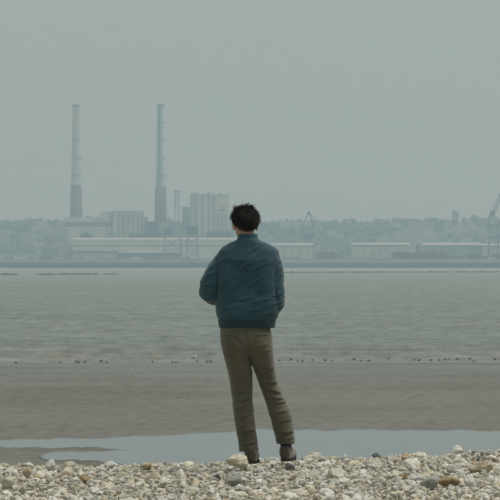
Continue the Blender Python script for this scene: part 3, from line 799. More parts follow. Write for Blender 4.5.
tag(t, 'long white low hall with a dark window strip along the quay', 'hall')
# inclined conveyor
t = empty('inclined_conveyor')
m = MB(); a = px(33, 249.6, 6850); b = px(60, 243.2, 6850); m.bar(a, b, 4.2, 3.4); m.build('gallery', M['concrete'], t)
for k in range(4):
    p = a.lerp(b, 0.08 + k * 0.27); m = MB(); m.bar((p.x, p.y, LAND), (p.x, p.y, p.z - 1.5), 1.1); m.build('support', M['steel_dark'], t)
tag(t, 'pale conveyor gallery sloping up to the left end of the long hall', 'conveyor')

# ------------------------------------------------------------------ cranes
def lattice(m, a0, a1, b0, b1, n, w, w2):
    """two chords a0->a1 and b0->b1 with n rungs and diagonals"""
    a0, a1, b0, b1 = map(Vector, (a0, a1, b0, b1))
    m.bar(a0, a1, w); m.bar(b0, b1, w)
    for k in range(n + 1):
        s = k / n; p = a0.lerp(a1, s); q = b0.lerp(b1, s); m.bar(p, q, w2)
        if k < n:
            r = b0.lerp(b1, (k + 1) / n) if k % 2 == 0 else a0.lerp(a1, (k + 1) / n)
            m.bar(p if k % 2 == 0 else q, r, w2 * 0.8)

def unloader(label, xl, xr, top, beam, bx0, bx1, d, house):
    t = empty('ship_unloader'); S = M['steel_crane']
    X0, X1 = pxx(xl, d), pxx(xr, d); zb = pxz(beam, d); D = 18.0
    for (x, sx) in ((X0, 1), (X1, -1)):
        for y in (d, d + D):
            m = MB(); m.bar((x, y, LAND), (x + sx * 1.5, y, zb), 1.7); m.build('leg', S, t)
            m = MB(); m.box(x - 3, x + 3, y - 1, y + 1, LAND - 0.1, LAND + 1.6); m.build('bogie', S, t)
    for y in (d, d + D):
        m = MB()
        m.bar((X0, y, LAND + (zb - LAND) * 0.45), (X1, y, LAND + (zb - LAND) * 0.45), 1.1)
        m.bar((X0, y, LAND + 2), (X1 - 1.5, y, LAND + (zb - LAND) * 0.45), 0.7); m.bar((X1, y, LAND + 2), (X0 + 1.5, y, LAND + (zb - LAND) * 0.45), 0.7)
        m.bar((X0, y, LAND + (zb - LAND) * 0.45), (X1 - 1.5, y, zb), 0.7); m.bar((X1, y, LAND + (zb - LAND) * 0.45), (X0 + 1.5, y, zb), 0.7)
        m.build('brace', S, t)
    m = MB(); m.box(X0 - 3, X1 + 3, d, d + D, zb, zb + 3.2); m.build('girder', S, t)
    m = MB(); h = house; m.box(pxx(h[0], d), pxx(h[1], d), d + 3, d + D - 3, zb + 3.2, pxz(h[2], d)); hs_ = m.build('machine_house', M['machinery'], t)
    m = MB(); m.box(pxx(h[0], d) + 1, pxx(h[1], d) - 1, d + 2.9, d + 3.05, pxz(h[2], d) - 3, pxz(h[2], d) - 1.6); m.build('window', M['glass_far'], hs_)
    # raised boom: two faces of lattice
    B0, B1 = pxx(bx0, d), pxx(bx1, d); zt = pxz(top, d); c = (B0 + B1) / 2
    m = MB()
    for y in (d + 5, d + 11):
        lattice(m, (B0, y, zb + 3), (c - (c - B0) * 0.72, y, zt), (B1, y, zb + 3), (c + (B1 - c) * 0.72, y, zt), 9, 1.25, 0.7)
    for z in (zb + 20, zt):
        m.bar((B0, d + 5, z), (B0, d + 11, z), 0.8); m.bar((B1, d + 5, z), (B1, d + 11, z), 0.8)
    m.build('boom', S, t)
    m = MB(); m.box(c - 4.6, c + 4.6, d + 4, d + 12, zt - 0.6, zt + 1.4); m.build('boom_head', S, t)
    m = MB(); za = zb + (zt - zb) * 0.5; xa = X0 + (X1 - X0) * 0.1
    m.bar((xa, d + 8, zb + 3), (xa + 2, d + 8, za), 1.0); m.bar((xa + 2, d + 8, za), (c, d + 8, zt - 6), 0.5); m.bar((xa + 2, d + 8, za), (X0 - 2, d + 8, zb + 4), 0.6)
    m.build('stay', S, t)
    tag(t, label, 'crane', 'ship unloading cranes')
unloader('unloading crane with upright open boom just right of the right chimney', 163.5, 181, 191.4, 237.5, 174.2, 179.4, 6690, (164, 173, 228))
unloader('second unloading crane before the left edge of the tallest block', 186.5, 198, 194.5, 237.5, 191.0, 196.6, 6700, (187, 198, 226))
t = empty('conveyor_bridge'); m = MB(); m.bar(px(181.6, 226.5, 6696), px(191.5, 213.5, 6696), 1.5, 1.8); m.build('gallery', M['steel_crane'], t)
m = MB(); m.bar(px(181.6, 226.5, 6696), (pxx(181.6, 6696), 6696, LAND), 1.0); m.build('support', M['steel_crane'], t)
tag(t, 'thin slanting conveyor between the two unloading cranes', 'conveyor')

# grab crane on the right
t = empty('grab_crane'); d = 6950; S = M['slate']
m = MB(); m.bar(px(301.2, 229, d), px(308.6, 212.6, d), 1.7); m.bar(px(313.6, 226, d), px(308.9, 212.6, d), 1.9); m.bar(px(308.8, 212.8, d), px(320, 222.6, d), 1.2)
m.bar(px(304.8, 221, d), px(311.8, 221, d), 1.1); m.build('jib', S, t)
m = MB(); a = px(308.8, 212.6, d); m.box(a.x - 2.2, a.x + 2.2, d - 2, d + 2, a.z - 2.5, a.z + 1.5); m.build('jib_head', M['machinery'], t)
part('machine_house', M['machinery'], t, (304.6, 311.2, 233.2, 238.2, d - 5, 10))
m = MB()
for x0, x1 in ((301.2, 303.4), (313.6, 312.4)):
    a = px(x0, 229 if x0 < 305 else 226, d); b = px(x1, 238.2, d); m.bar(a, (b.x, d, b.z), 1.5)
m.bar(px(303.4, 236, d), px(312.4, 236, d), 1.2); m.build('mast', S, t)
for x0 in (304.4, 311.0):
    for yy in (d - 5, d + 5):
        m = MB(); a = px(x0, 238.2, d); m.bar((a.x, yy, a.z), (a.x + (2 if x0 > 307 else -2), yy, LAND), 1.1); m.build('leg', S, t)
m = MB(); a = px(308.9, 238, d); m.bar(a, (a.x, d, LAND), 2.0); m.build('tower', S, t)
tag(t, 'grab crane with pointed triangular jib above the shed right of the man', 'crane')

# crane cut by the right edge
t = empty('quay_crane'); d = 6700; S = M['slate']
m = MB(); lattice(m, px(491.2, 214.5, d), px(500.5, 192.5, d), px(493.4, 216.5, d), px(502.5, 194.5, d), 7, 1.3, 0.7); m.build('boom', S, t)
m = MB(); m.bar(px(500.5, 192.5, d), px(508, 222, d), 0.9); m.bar(px(493, 215, d), px(500, 238, d), 0.9); m.build('stay', S, t)
part('machine_house', M['machinery'], t, (490.2, 494.6, 210.5, 216.5, d - 4, 9))
part('girder', S, t, (488.2, 512, 236.2, 238.2, d - 3, 9))
for x0 in (489.0, 498.0, 508.5):
    for yy in (d - 2, d + 12):
        m = MB(); m.bar((pxx(x0, d), yy, LAND), (pxx(x0 + (0.6 if x0 < 500 else -0.4), d), yy, pxz(215 if x0 < 495 else 222, d)), 1.5); m.build('leg', S, t)
m = MB(); m.bar(px(489, 246, d), px(498, 246, d), 1.0); m.bar(px(489, 258, d), px(498, 238, d), 0.7); m.bar(px(498, 258, d), px(489, 238, d), 0.7); m.bar(px(489.4, 226, d), px(498.2, 226, d), 1.0); m.build('brace', S, t)
tag(t, 'tall dark quay crane cut off by the right edge of the view', 'crane')

# ------------------------------------------------------------------ sheds, ship, containers on the right
def shed(name, label, x0, x1, y0, wall_m, roof_m, d, band=None, doors=0):
    t = empty(name)
    part('wall', wall_m, t, (x0, x1, y0 + 1.3, 260, d, 45, LAND))
    m = MB(); z = pxz(y0 + 1.3, d); zr = pxz(y0, d) 
    m.add([(pxx(x0, d) - 1, d - 1.2, z), (pxx(x1, d) + 1, d - 1.2, z), (pxx(x1, d) + 1, d + 46, z), (pxx(x0, d) - 1, d + 46, z), (pxx(x0, d) - 1, d + 22, zr + 1.5), (pxx(x1, d) + 1, d + 22, zr + 1.5)],
          [(0,1,5,4), (2,3,4,5), (1,2,5), (3,0,4), (3,2,1,0)]); m.build('roof', roof_m, t)
    m = MB(); m.box(pxx(x0, d) - 1.2, pxx(x1, d) + 1.2, d - 1.7, d - 1.2, z - 1.0, z + 0.35); m.build('gutter', band or M['brown_paint'], t)
    for k in range(doors):
        xx = x0 + (x1 - x0) * (k + 0.5) / doors
        part('door', M['concrete'], t, (xx - 1.2, xx + 1.2, y0 + 6.5, 259.4, d - 0.4, 0.5))
    tag(t, label, 'shed')
shed('warehouse', 'pale beige shed just right of the man\'s shoulder', 272, 312.4, 244.0, M['beige_sheet'], M['roof_sheet'], 6800, M['cladding_grey'], 5)
shed('warehouse', 'long pale shed with brown gutter line left of the ship bridge', 352.6, 409.5, 243.6, M['beige_sheet'], M['roof_sheet'], 6780, None, 7)
shed('warehouse', 'long grey green shed with white roof edge left of the edge crane', 423.5, 480.5, 243.6, M['green_sheet'], M['roof_sheet'], 6790, M['white_paint'], 6)
shed('warehouse', 'beige shed under the crane at the right edge', 481.8, 530, 244.4, M['beige_sheet'], M['roof_sheet'], 6770, None, 4)

t = empty('low_store'); d = 6700
part('wall', M['pale_teal'], t, (-30, 37, 253.6, 260, d, 30, LAND))
part('roof', M['cladding_grey'], t, (-30.4, 37.4, 252.6, 253.6, d - 1, 32))
for k in range(6): part('door', M['white_sheet'], t, (2 + k * 6, 4 + k * 6, 256, 259.4, d - 0.3, 0.4))
tag(t, 'long low pale teal store at the left edge of the far shore', 'shed')

# ship moored behind the dyke
t = empty('cargo_ship'); d = 6650
x0, x1 = pxx(392, d), pxx(448, d); zd = pxz(252.8, d); zk = LAND - 1; yb = d + 10
m = MB()
n = 22; rings = []
for k in range(n + 1):
    s = k / n; xx = x0 + (x1 - x0) * s
    hw = 10 * min(1, (math.sin(math.pi * min(0.5, s * 2.2)) if s < 0.24 else 1)) * (1 if s < 0.86 else math.sqrt(max(0.02, 1 - ((s - 0.86) / 0.14) ** 2)))
    sheer = 1.6 * max(0, (s - 0.75) / 0.25) ** 2 + 0.8 * max(0, (0.15 - s) / 0.15)
    rings.append([(xx, yb - hw, zd + sheer), (xx, yb + hw, zd + sheer), (xx, yb + hw * 0.9, zk), (xx, yb - hw * 0.9, zk)])
m.loft(rings); hull = m.build('hull', M['rust_red'], t)
m = MB(); m.box(x0 + 4, x1 - 8, yb - 10.15, yb - 9.95, zd - 1.2, zd - 0.1); m.build('rub_rail', M['brown_paint'], hull)
sup = part('superstructure', M['white_paint'], t, (409.2, 414.6, 244.6, 253, d + 3, 14))
part('bridge_deck', M['white_paint'], t, (408.6, 415.4, 245.6, 246.4, d + 2, 16))
part('window', M['glass_far'], sup, (409.8, 414.0, 244.9, 245.5, d + 2.8, 0.3))
for k in range(3): part('window', M['glass_far'], sup, (410 + k * 1.4, 410.7 + k * 1.4, 248.2, 249.0, d + 2.8, 0.3))
part('mast', M['steel_dark'], t, (410.6, 412.2, 242.6, 244.6, d + 8, 3))
part('funnel', M['rust_red'], t, (416.4, 418.8, 245.0, 253, d + 6, 6))
for xx in (399, 403, 424, 432):
    part('hatch_cover', M['brown_paint'], t, (xx, xx + 3.2, 251.6, 252.9, d + 4, 12))
tag(t, 'rust red cargo ship with white bridge moored behind the dyke', 'ship')
t = empty('barge'); d = 6680
part('hull', M['rust_red'], t, (317.6, 337.6, 252.4, 258.6, d, 12))
part('coaming', M['brown_paint'], t, (319.5, 333.5, 251.8, 252.4, d + 1, 10))
part('wheelhouse', M['white_paint'], t, (334.4, 336.8, 250.6, 252.4, d + 2, 6))
tag(t, 'low red barge behind the dyke between two pale sheds', 'barge')

# containers
def container_proto(mat):
    t = empty('shipping_container')
    m = MB(); L, W, Hh = 12.2, 2.44, 2.6
    n = 24; top = []; bot = []
    for k in range(n + 1):
        top.append((-L/2 + L * k / n, -W/2 + (0.06 if k % 2 else 0.0), 0))
    vs = [(x, y, 0.15) for x, y, _ in top] + [(x, y, Hh) for x, y, _ in top]
    fs = [(k, k + 1, n + 2 + k, n + 1 + k) for k in range(n)]
    m.add(vs, fs); m.box(-L/2, L/2, -W/2 + 0.08, W/2, 0.05, Hh - 0.05); m.build('box', mat, t)
    m = MB()
    for x in (-L/2, L/2):
        for y in (-W/2, W/2): m.box(x - 0.1, x + 0.1, y - 0.1, y + 0.1, 0, Hh + 0.02)
    m.box(-L/2, L/2, -W/2 - 0.05, -W/2 + 0.05, Hh - 0.1, Hh + 0.02); m.box(-L/2, L/2, -W/2 - 0.05, -W/2 + 0.05, 0, 0.16); m.build('frame', mat, t)
    m = MB()
    for y in (-W/4, W/4): m.box(L/2 + 0.02, L/2 + 0.08, y - W/4 + 0.1, y + W/4 - 0.04, 0.1, Hh - 0.1)
    m.build('door', mat, t); return t
CM = {'teal green': M['teal_paint'], 'white': M['white_paint'], 'rust red': M['rust_red'], 'brown': M['brown_paint'], 'dark blue': M['blue_paint']}
cp = {k: [container_proto(v), False] for k, v in CM.items()}
def place_container(colour, x, d, level, label, group):
    p = cp[colour]
    t = p[0] if not p[1] else copy_tree(p[0]); p[1] = True
    t.location = (pxx(x, d), d, LAND + 0.02 + level * 2.64); t.rotation_euler = (0, 0, hr.uniform(-0.03, 0.03) if level == 0 else 0)
    tag(t, label, 'container', group)
singles = [(9, 'teal green', 'leftmost teal green container on the dyke'), (20, 'white', 'white container at the far left of the dyke'), (44.5, 'teal green', 'teal green container below the sloping conveyor'),
           (57.5, 'white', 'white container below the left end of the long hall'), (81, 'teal green', 'teal green container below the left chimney'), (90.5, 'white', 'white container right below the left chimney'),
           (99.5, 'teal green', 'teal green container below the pale back block'), (118, 'teal green', 'teal green container below the left edge of the ribbed hall'), (127, 'teal green', 'teal green container below the middle of the ribbed hall'),
           (136, 'white', 'white container below the right ribs of the ribbed hall'), (154.5, 'teal green', 'teal green container below the dark block'), (207, 'white', 'white container beside the man\'s left shoulder'),
           (285, 'teal green', 'teal green container right of the man below the beige shed'), (296, 'teal green', 'second teal green container from the man\'s right shoulder'), (325, 'teal green', 'teal green container before the low red barge'),
           (343, 'teal green', 'teal green container between the barge and the long pale shed'), (371, 'teal green', 'teal green container before the long pale shed'), (491, 'white', 'white container under the crane at the right edge')]
for x, c, l in singles: place_container(c, x, 6560, 0, l, 'single containers along the dyke')
cols = ['rust red', 'brown', 'dark blue', 'rust red', 'brown', 'rust red', 'dark blue', 'brown', 'rust red']
for k in range(11):
    for lv in range(2 if k % 4 == 1 else 3 if k % 3 else 2):
        c = cols[(k * 2 + lv * 5) % 9]
        place_container(c, 405 + k * 9.1, 6590, lv, c + ' container, ' + ('bottom', 'second', 'third')[lv] + ' layer of the ' + ('first', 'second', 'third', 'fourth', 'fifth', 'sixth', 'seventh', 'eighth', 'ninth', 'tenth', 'eleventh')[k] + ' stack from the left on the dyke', 'stacked containers at the right')

# lamp mast
t = empty('lamp_mast', (pxx(466.3, 6560), 6560, LAND))
m = MB(); m.cyl((0, 0), 0.55, 0.3, 0, 12.5, 10); m.build('pole', M['white_paint'], t)
m = MB(); m.bar((-2.2, 0, 12.4), (2.2, 0, 12.4), 0.4); m.box(-2.8, -1.6, -0.5, 0.5, 12.0, 12.3); m.box(1.6, 2.8, -0.5, 0.5, 12.0, 12.3); m.build('lamp_head', M['white_paint'], t)
tag(t, 'white lamp mast before the container stacks', 'lamp mast')

# scrub along the dyke top
def bush(c, w, h, label, d=6545):
    t = empty('dyke_bush', (pxx(c, d), d, LAND))
    n = 260; q = hr.standard_normal((n, 3)); q /= np.linalg.norm(q, axis=1)[:, None]; q *= hr.random((n, 1)) ** 0.4; q[:, 2] = np.abs(q[:, 2])
    cen = q * (1 + 0.4 * vnoise(q * 2.5 + c, 3)[:, None]) * np.array([w / 2, 2.5, h])
    V = (cen[:, None, :] + hr.standard_normal((n, 3, 3)) * 0.4).reshape(-1, 3)
    link(bpy.data.objects.new('crown', tri_mesh('crown', V, np.arange(3 * n).reshape(-1, 3), M['foliage_far'])), t)
    m = MB(); m.tube([(0, 0, -0.5), (0.2, 0, h * 0.6)], [0.3, 0.1], 5); m.tube([(0, 0, 0), (w * 0.2, 0, h * 0.5)], [0.2, 0.08], 5); m.build('trunk', M['trunk'], t)
    tag(t, label, 'bush', 'bushes on the far dyke')
for a in [(48, 13, 3.0, 'dark bush under the sloping conveyor'), (30, 16, 2.0, 'low bush left of the sloping conveyor'), (108, 12, 2.2, 'low bush before the right end of the boiler hall'),
          (146, 14, 2.4, 'low bush before the annex of the ribbed hall'), (187, 15, 2.6, 'low bush between the feet of the two unloading cranes'), (330, 12, 2.0, 'low bush right of the container before the red barge'), (386, 14, 2.4, 'low bush before the right end of the long pale shed')]:
    bush(*a)

# ------------------------------------------------------------------ low stone breakwater in the estuary
def breakwater(label, x0, y0, x1, y1, gaps, seed):
    r2 = np.random.default_rng(seed); V, Fc, nb = [], [], 0
    n = int((x1 - x0) * 3.0)
    for k in range(n):
        s = k / n; c = x0 + (x1 - x0) * s; row = y0 + (y1 - y0) * s
        if vnoise(np.array([[c * 0.16, 0, seed]]), seed)[0] < gaps: continue
        d = CAMZ * F / (row - HY)
        r = (0.20 + 0.22 * r2.random() + 0.12 * vnoise(np.array([[c * 0.7, 3, seed]]), seed)[0]) * d / 2600
        q = ico_v * (1 + 0.2 * r2.standard_normal((len(ico_v), 1))) * np.array([r * 1.25, r * 1.2, r * 0.85])
        V.append(q + [pxx(c, d) + r2.normal() * 0.2, d + r2.normal() * 1.0, 0.12 + 0.15 * r2.normal()]); Fc.append(ico_f + nb); nb += len(ico_v)
    o = link(bpy.data.objects.new('stone_breakwater', tri_mesh('stone_breakwater', np.concatenate(V), np.concatenate(Fc), M['wall_rock'])))
    tag(o, label, 'breakwater', kind='stuff')
breakwater('broken line of dark low rocks in the water left of the man', -60, 275.0, 118, 274.4, -0.5, 5)
breakwater('long thin line of dark low rocks in the water right of the man', 262, 272.9, 560, 271.9, -0.85, 6)

# ------------------------------------------------------------------ shorebirds along the water's edge
def lathe_y(mb, prof, n=12, up=None):
    """profile [(y, z, rx, rz)] body lofted along Y"""
    rr = []
    for (y, z, rx, rz) in prof:
        rr.append([(rx * math.cos(2*math.pi*j/n), y, z + rz * math.sin(2*math.pi*j/n)) for j in range(n)])
    mb.loft(rr)
def bird_proto(kind, pose):
    t = empty('shorebird' if kind != 'gull' else 'gull')
    L = {'wader': 0.105, 'gull': 0.10}[kind]     # leg length
    body = M['bird_dark'] if pose != 'pale' else M['bird_brown']
    if kind == 'gull': body = M['bird_white']
    m = MB(); h = L + 0.055
    lathe_y(m, [(-0.155, h - 0.022, 0.006, 0.005), (-0.12, h - 0.014, 0.022, 0.014), (-0.06, h - 0.004, 0.050, 0.042), (0, h, 0.066, 0.062), (0.05, h + 0.012, 0.058, 0.056), (0.085, h + 0.03, 0.036, 0.038), (0.1, h + 0.045, 0.01, 0.01)])
    if pose == 'feed':
        pts = [(0, 0.06, h + 0.01), (0, 0.11, h), (0, 0.15, h - 0.05), (0, 0.165, h - 0.085)]; bill = [(0, 0.172, h - 0.10), (0, 0.19, 0.005)]
    elif pose == 'alert':
        pts = [(0, 0.06, h + 0.02), (0, 0.095, h + 0.07), (0, 0.10, h + 0.12), (0, 0.112, h + 0.142)]; bill = [(0, 0.13, h + 0.14), (0, 0.20, h + 0.125)]
    else:
        pts = [(0, 0.06, h + 0.02), (0, 0.10, h + 0.06), (0, 0.115, h + 0.085), (0, 0.13, h + 0.095)]; bill = [(0, 0.15, h + 0.09), (0, 0.21, h + 0.07)]
    m.tube(pts, [0.036, 0.024, 0.025, 0.026], 10)
    o = m.build('body', body, t, smooth=True)
    m = MB(); m.tube(bill, [0.008, 0.003], 6); m.build('bill', M['bill'], t, smooth=True)
    for s in (-1, 1):
        m = MB()
        lathe_y(m, [(-0.175, h - 0.02, 0.004, 0.004), (-0.1, h + 0.002, 0.010, 0.022), (0.0, h + 0.015, 0.014, 0.042), (0.05, h + 0.012, 0.006, 0.02)], 8)
        w = m.build('wing', M['bird_grey'] if kind == 'gull' else body, t, smooth=True); w.location = (s * 0.056, 0, 0)
        m = MB(); m.tube([(s * 0.022, 0.005, h - 0.04), (s * 0.024, -0.015, L * 0.55), (s * 0.024, 0.0 + 0.02 * s, 0.006)], [0.008, 0.005, 0.005], 6)
        m.tube([(s * 0.024, 0.02 * s - 0.01, 0.004), (s * 0.026, 0.02 * s + 0.035, 0.004)], [0.005, 0.003], 5); m.build('leg', M['bill'], t, smooth=True)
    return t
bp = {p: [bird_proto('wader', p), False] for p in ('feed', 'alert', 'walk', 'pale')}
gull = bird_proto('gull', 'walk')
br = np.random.default_rng(5)
left = [16, 60, 76, 78.5, 85, 101, 107, 152.5, 172, 176, 197, 207, 211]
right = [279, 291, 297.5, 302.5, 313, 325, 332.5, 354, 361, 369, 388.5, 414, 419, 431, 439, 445, 448.5, 457.5, 470, 473.5, 495]
POSES = ['walk', 'feed', 'alert', 'walk', 'feed', 'pale', 'walk', 'feed']
def edge_row(c): return 364.2 + (360.8 - 364.2) * c / 500
solo = {16: 'lone dark shorebird farthest left at the water\'s edge', 60: 'pale brown shorebird alone below the left chimney', 152.5: 'lone dark shorebird below the right chimney',
        388.5: 'lone dark shorebird midway right of the man\'s legs', 495: 'dark shorebird farthest right at the water\'s edge', 85: 'shorebird just right of the close dark pair at left', 354: 'shorebird starting the loose trio right of the man'}
for i, c in enumerate(left + right):
    pz = POSES[(i * 5 + 3) % 8]
    if c == 60: pz = 'pale'
    d = 229.0 + br.normal() * 1.2 + (c - 250) * 0.006
    d = CAMZ * F / (edge_row(c) - HY) + br.normal() * 2.2
    x = pxx(c, d)
    p = bp[pz]; t = p[0] if not p[1] else copy_tree(p[0]); p[1] = True
    z = float(sand_z(0, d)); z = max(z, -0.02)
    t.location = (x, d, z); s = br.uniform(0.44, 0.70) * (1.2 if c in (76, 78.5) else 1.0); t.scale = (s, s, s)
    t.rotation_euler = (0, 0, br.choice([-1, 1]) * br.uniform(1.0, 2.1))
    if c in solo: lab = solo[c]
    elif c in (76, 78.5): lab = 'large dark shorebird of the close pair at the water\'s edge below the left chimney'
    elif c < 115: lab = 'small shorebird of the pair at the water\'s edge below the ribbed hall'
    elif c < 180: lab = 'small shorebird of the pair at the water\'s edge below the unloading crane'
    elif c < 220: lab = 'small dark shorebird beside the white gull at the water\'s edge'
    elif c < 310: lab = 'small dark shorebird in the row just right of the man\'s knees'
    elif c < 340: lab = 'small dark shorebird at the water\'s edge below the grab crane and barge'
    elif c < 375: lab = 'small dark shorebird of the loose trio below the long pale shed'
    else: lab = 'small dark shorebird, ' + ('second', 'third', 'fourth', 'fifth', 'sixth', 'seventh', 'eighth', 'ninth', 'tenth')[len(left + right) - 2 - i] + ' from the right edge along the waterline'
    tag(t, lab, 'bird', 'shorebirds along the water\'s edge')
d = 236.0; gull.location = (pxx(194, d), d, -0.02); gull.scale = (1.1,) * 3; gull.rotation_euler = (0, 0, -1.3)
tag(gull, 'white gull standing in the shallows among dark shorebirds', 'gull')

# ------------------------------------------------------------------ stones of the bank
def stone_mesh(name, seed, mat, sub=2, flat=0.62, facets=7, rough=0.24):
    r = np.random.default_rng(seed)
    bmx = bmesh.new(); bmesh.ops.create_icosphere(bmx, subdivisions=sub, radius=1.0)
    V = np.array([v.co[:] for v in bmx.verts])
    V *= (1 + 0.42 * vnoise(V * 1.3 + seed * 3.7, seed) + rough * vnoise(V * 2.6 + seed, seed + 1) + 0.10 * (1 - 2 * np.abs(vnoise(V * 3.4 + seed, seed + 2))))[:, None]
    for k in range(facets):
        n = r.standard_normal(3); n /= np.linalg.norm(n); dd = r.uniform(0.42, 0.8)
        e = np.clip(V @ n - dd, 0, None); V -= (e * 0.85)[:, None] * n
    V *= np.array([1.0, r.uniform(0.65, 0.95), flat * r.uniform(0.75, 1.2)])
    V -= V.mean(0); V /= np.abs(V[:, 0]).max()
    V *= (1 + 0.05 * vnoise(V * 6, seed + 4))[:, None]
    for v, c in zip(bmx.verts, V): v.co = c
    me = bpy.data.meshes.new(name); bmx.to_mesh(me); bmx.free()
    me.polygons.foreach_set('use_smooth', [True] * len(me.polygons)); me.materials.append(mat)
    return me

gx, gy = np.meshgrid(np.linspace(-5, 5, 251), np.linspace(22, 36, 281)); BG = bank_z(gx, gy)
def bank1(x, y): return float(BG[min(280, max(0, int(round((y - 22) / 0.05)))), min(250, max(0, int(round((x + 5) / 0.04))))])
def bank_hit(c, row):
    """distance at which the pixel (c,row) meets the bank"""
    for d in np.arange(26.0, 32.6, 0.02):
        if bank1(pxx(c, d), d) + 0.034 >= pxz(row, d): return d
    return 31.7

FEET = [(pxx(251, 31), 31.0), (pxx(286, 31), 31.03)]
placed = []
SPECIAL = [   # columns, rows, material, label, flatness
    (226.6, 250.0, 453.4, 467.0, 'st_cream', 'cream flint against the man\'s left heel', 0.5, 131),
    (44.2, 57.0, 460.4, 472.0, 'st_white', 'pale rounded boulder on the bank crest at the left', 0.9, 102),
    (63.0, 74.2, 461.4, 470.5, 'st_cream', 'cream rounded stone just right of the pale boulder at left', 0.8, 103),
    (57.2, 64.4, 466.0, 477.0, 'st_grey', 'narrow grey stone between the two pale stones at left', 1.2, 104),
    (21.5, 32.5, 467.5, 477.0, 'st_tan', 'tan stone left of the pale boulder', 0.75, 105),
    (79.0, 95.5, 475.6, 483.5, 'st_rust', 'flat rusty brown stone below the pale stones at left', 0.4, 106),
    (138.5, 152.0, 462.5, 469.0, 'st_tan', 'flat pinkish tan stone on the crest under the left chimneys', 0.42, 107),
    (150.0, 162.0, 470.5, 480.0, 'st_tan', 'yellowish tan stone below the flat tan crest stone', 0.7, 108),
    (440.0, 462.5, 476.8, 488.0, 'st_rust', 'large rusty orange flint at the lower right', 0.5, 109),
    (475.0, 494.0, 461.0, 473.0, 'st_tan', 'large rounded tan stone near the right edge', 0.6, 110),
    (450.5, 464.0, 446.2, 456.5, 'st_white', 'bright white stone on the crest at the right', 0.7, 111),
    (464.0, 476.0, 476.8, 490.0, 'st_white', 'white blocky stone beside the large rusty flint', 1.0, 112),
    (371.5, 380.5, 452.6, 459.4, 'st_dark', 'dark brown stone on the crest right of the man', 0.7, 133),
    (420.0, 439.5, 475.0, 490.0, 'st_grey', 'large grey white stone left of the rusty flint', 0.7, 114),
    (283.8, 294.5, 463.0, 472.0, 'st_dark', 'dark grey stone below the man\'s right shoe', 0.8, 115),
    (211.0, 221.5, 473.5, 481.5, 'st_dark', 'dark blue grey pebble below left of the man', 0.65, 116),
    (225.5, 242.5, 472.0, 487.0, 'st_grey', 'large mottled grey stone below the cream flint', 0.8, 117),
    (252.0, 265.5, 467.0, 475.0, 'st_white', 'white stone just below the gap between the man\'s shoes', 0.55, 118),
    (399.5, 408.5, 473.5, 480.0, 'st_rust', 'small orange tan stone in the right foreground', 0.7, 119),
    (0.0, 17.5, 477.0, 491.0, 'st_cream', 'large cream stone at the lower left edge', 0.7, 120),
    (328.0, 340.0, 479.0, 488.0, 'st_white', 'chalk white stone at the bottom right of the man', 0.65, 121),
    (104.0, 118.0, 462.0, 470.5, 'st_white', 'chalk white stone on the crest midway left', 0.6, 122),
]
for (x0, x1, y0, y1, mt, lab, fl, sd) in SPECIAL:
    c = (x0 + x1) / 2
    d = bank_hit(c, y1 + 0.5) + 0.03
    if sd == 131: d = 30.72
    d = min(d, 31.75)
    w = (x1 - x0) / F * d / 2; h = (y1 - y0) / F * d
    me = stone_mesh('stone', sd, M[mt], 3, fl, 2 if sd == 131 else 6)
    zz = [v.co.z for v in me.vertices]; xx_ = [v.co.x for v in me.vertices]
    o = link(bpy.data.objects.new('stone', me)); hz = max(zz) - min(zz)
    o.scale = (w / ((max(xx_) - min(xx_)) / 2), w * 1.0, h * 1.12 / hz)
    o.location = (pxx(c, d), d + w * 0.5, pxz((y0 + y1) / 2, d) - h * 0.06)
    tag(o, lab, 'stone', 'notable stones on the shingle bank')
    placed.append((pxx(c, d), d + w * 0.5, w * 0.85))

sr = np.random.default_rng(19)
variants = [stone_mesh('stone', 200 + k, M['pebble'], 3, 0.62, 3 + k % 3) for k in range(16)]
def clear(x, y, r):
    for fx, fy in FEET:
        if abs(x - fx) < 0.085 + r * 0.7 and -0.10 - r * 0.6 < y - fy < 0.30: return False
    return all((x - a) ** 2 + (y - b) ** 2 > (r * 0.8 + q) ** 2 for a, b, q in placed)
made = 0; tries = 0
while made < 290 and tries < 20000:
    tries += 1
    y = 27.3 + 4.9 * sr.random(); x = (sr.random() - 0.5) * 2 * 0.0556 * y
    r = 0.033 + 0.044 * sr.random() ** 2.2
    if not clear(x, y, r): continue
    placed.append((x, y, r * 0.75))
    o = bpy.data.objects.new('stone', variants[int(sr.integers(16))]); link(o, bank)
    s = r * sr.uniform(0.85, 1.15)
    o.scale = (s, s * sr.uniform(0.8, 1.2), s * sr.uniform(0.85, 1.3))
    o.rotation_euler = (sr.normal() * 0.3, sr.normal() * 0.3, sr.random() * 6.28)
    o.location = (x, y, bank1(x, y) + 0.030 + r * 0.12)
    made += 1

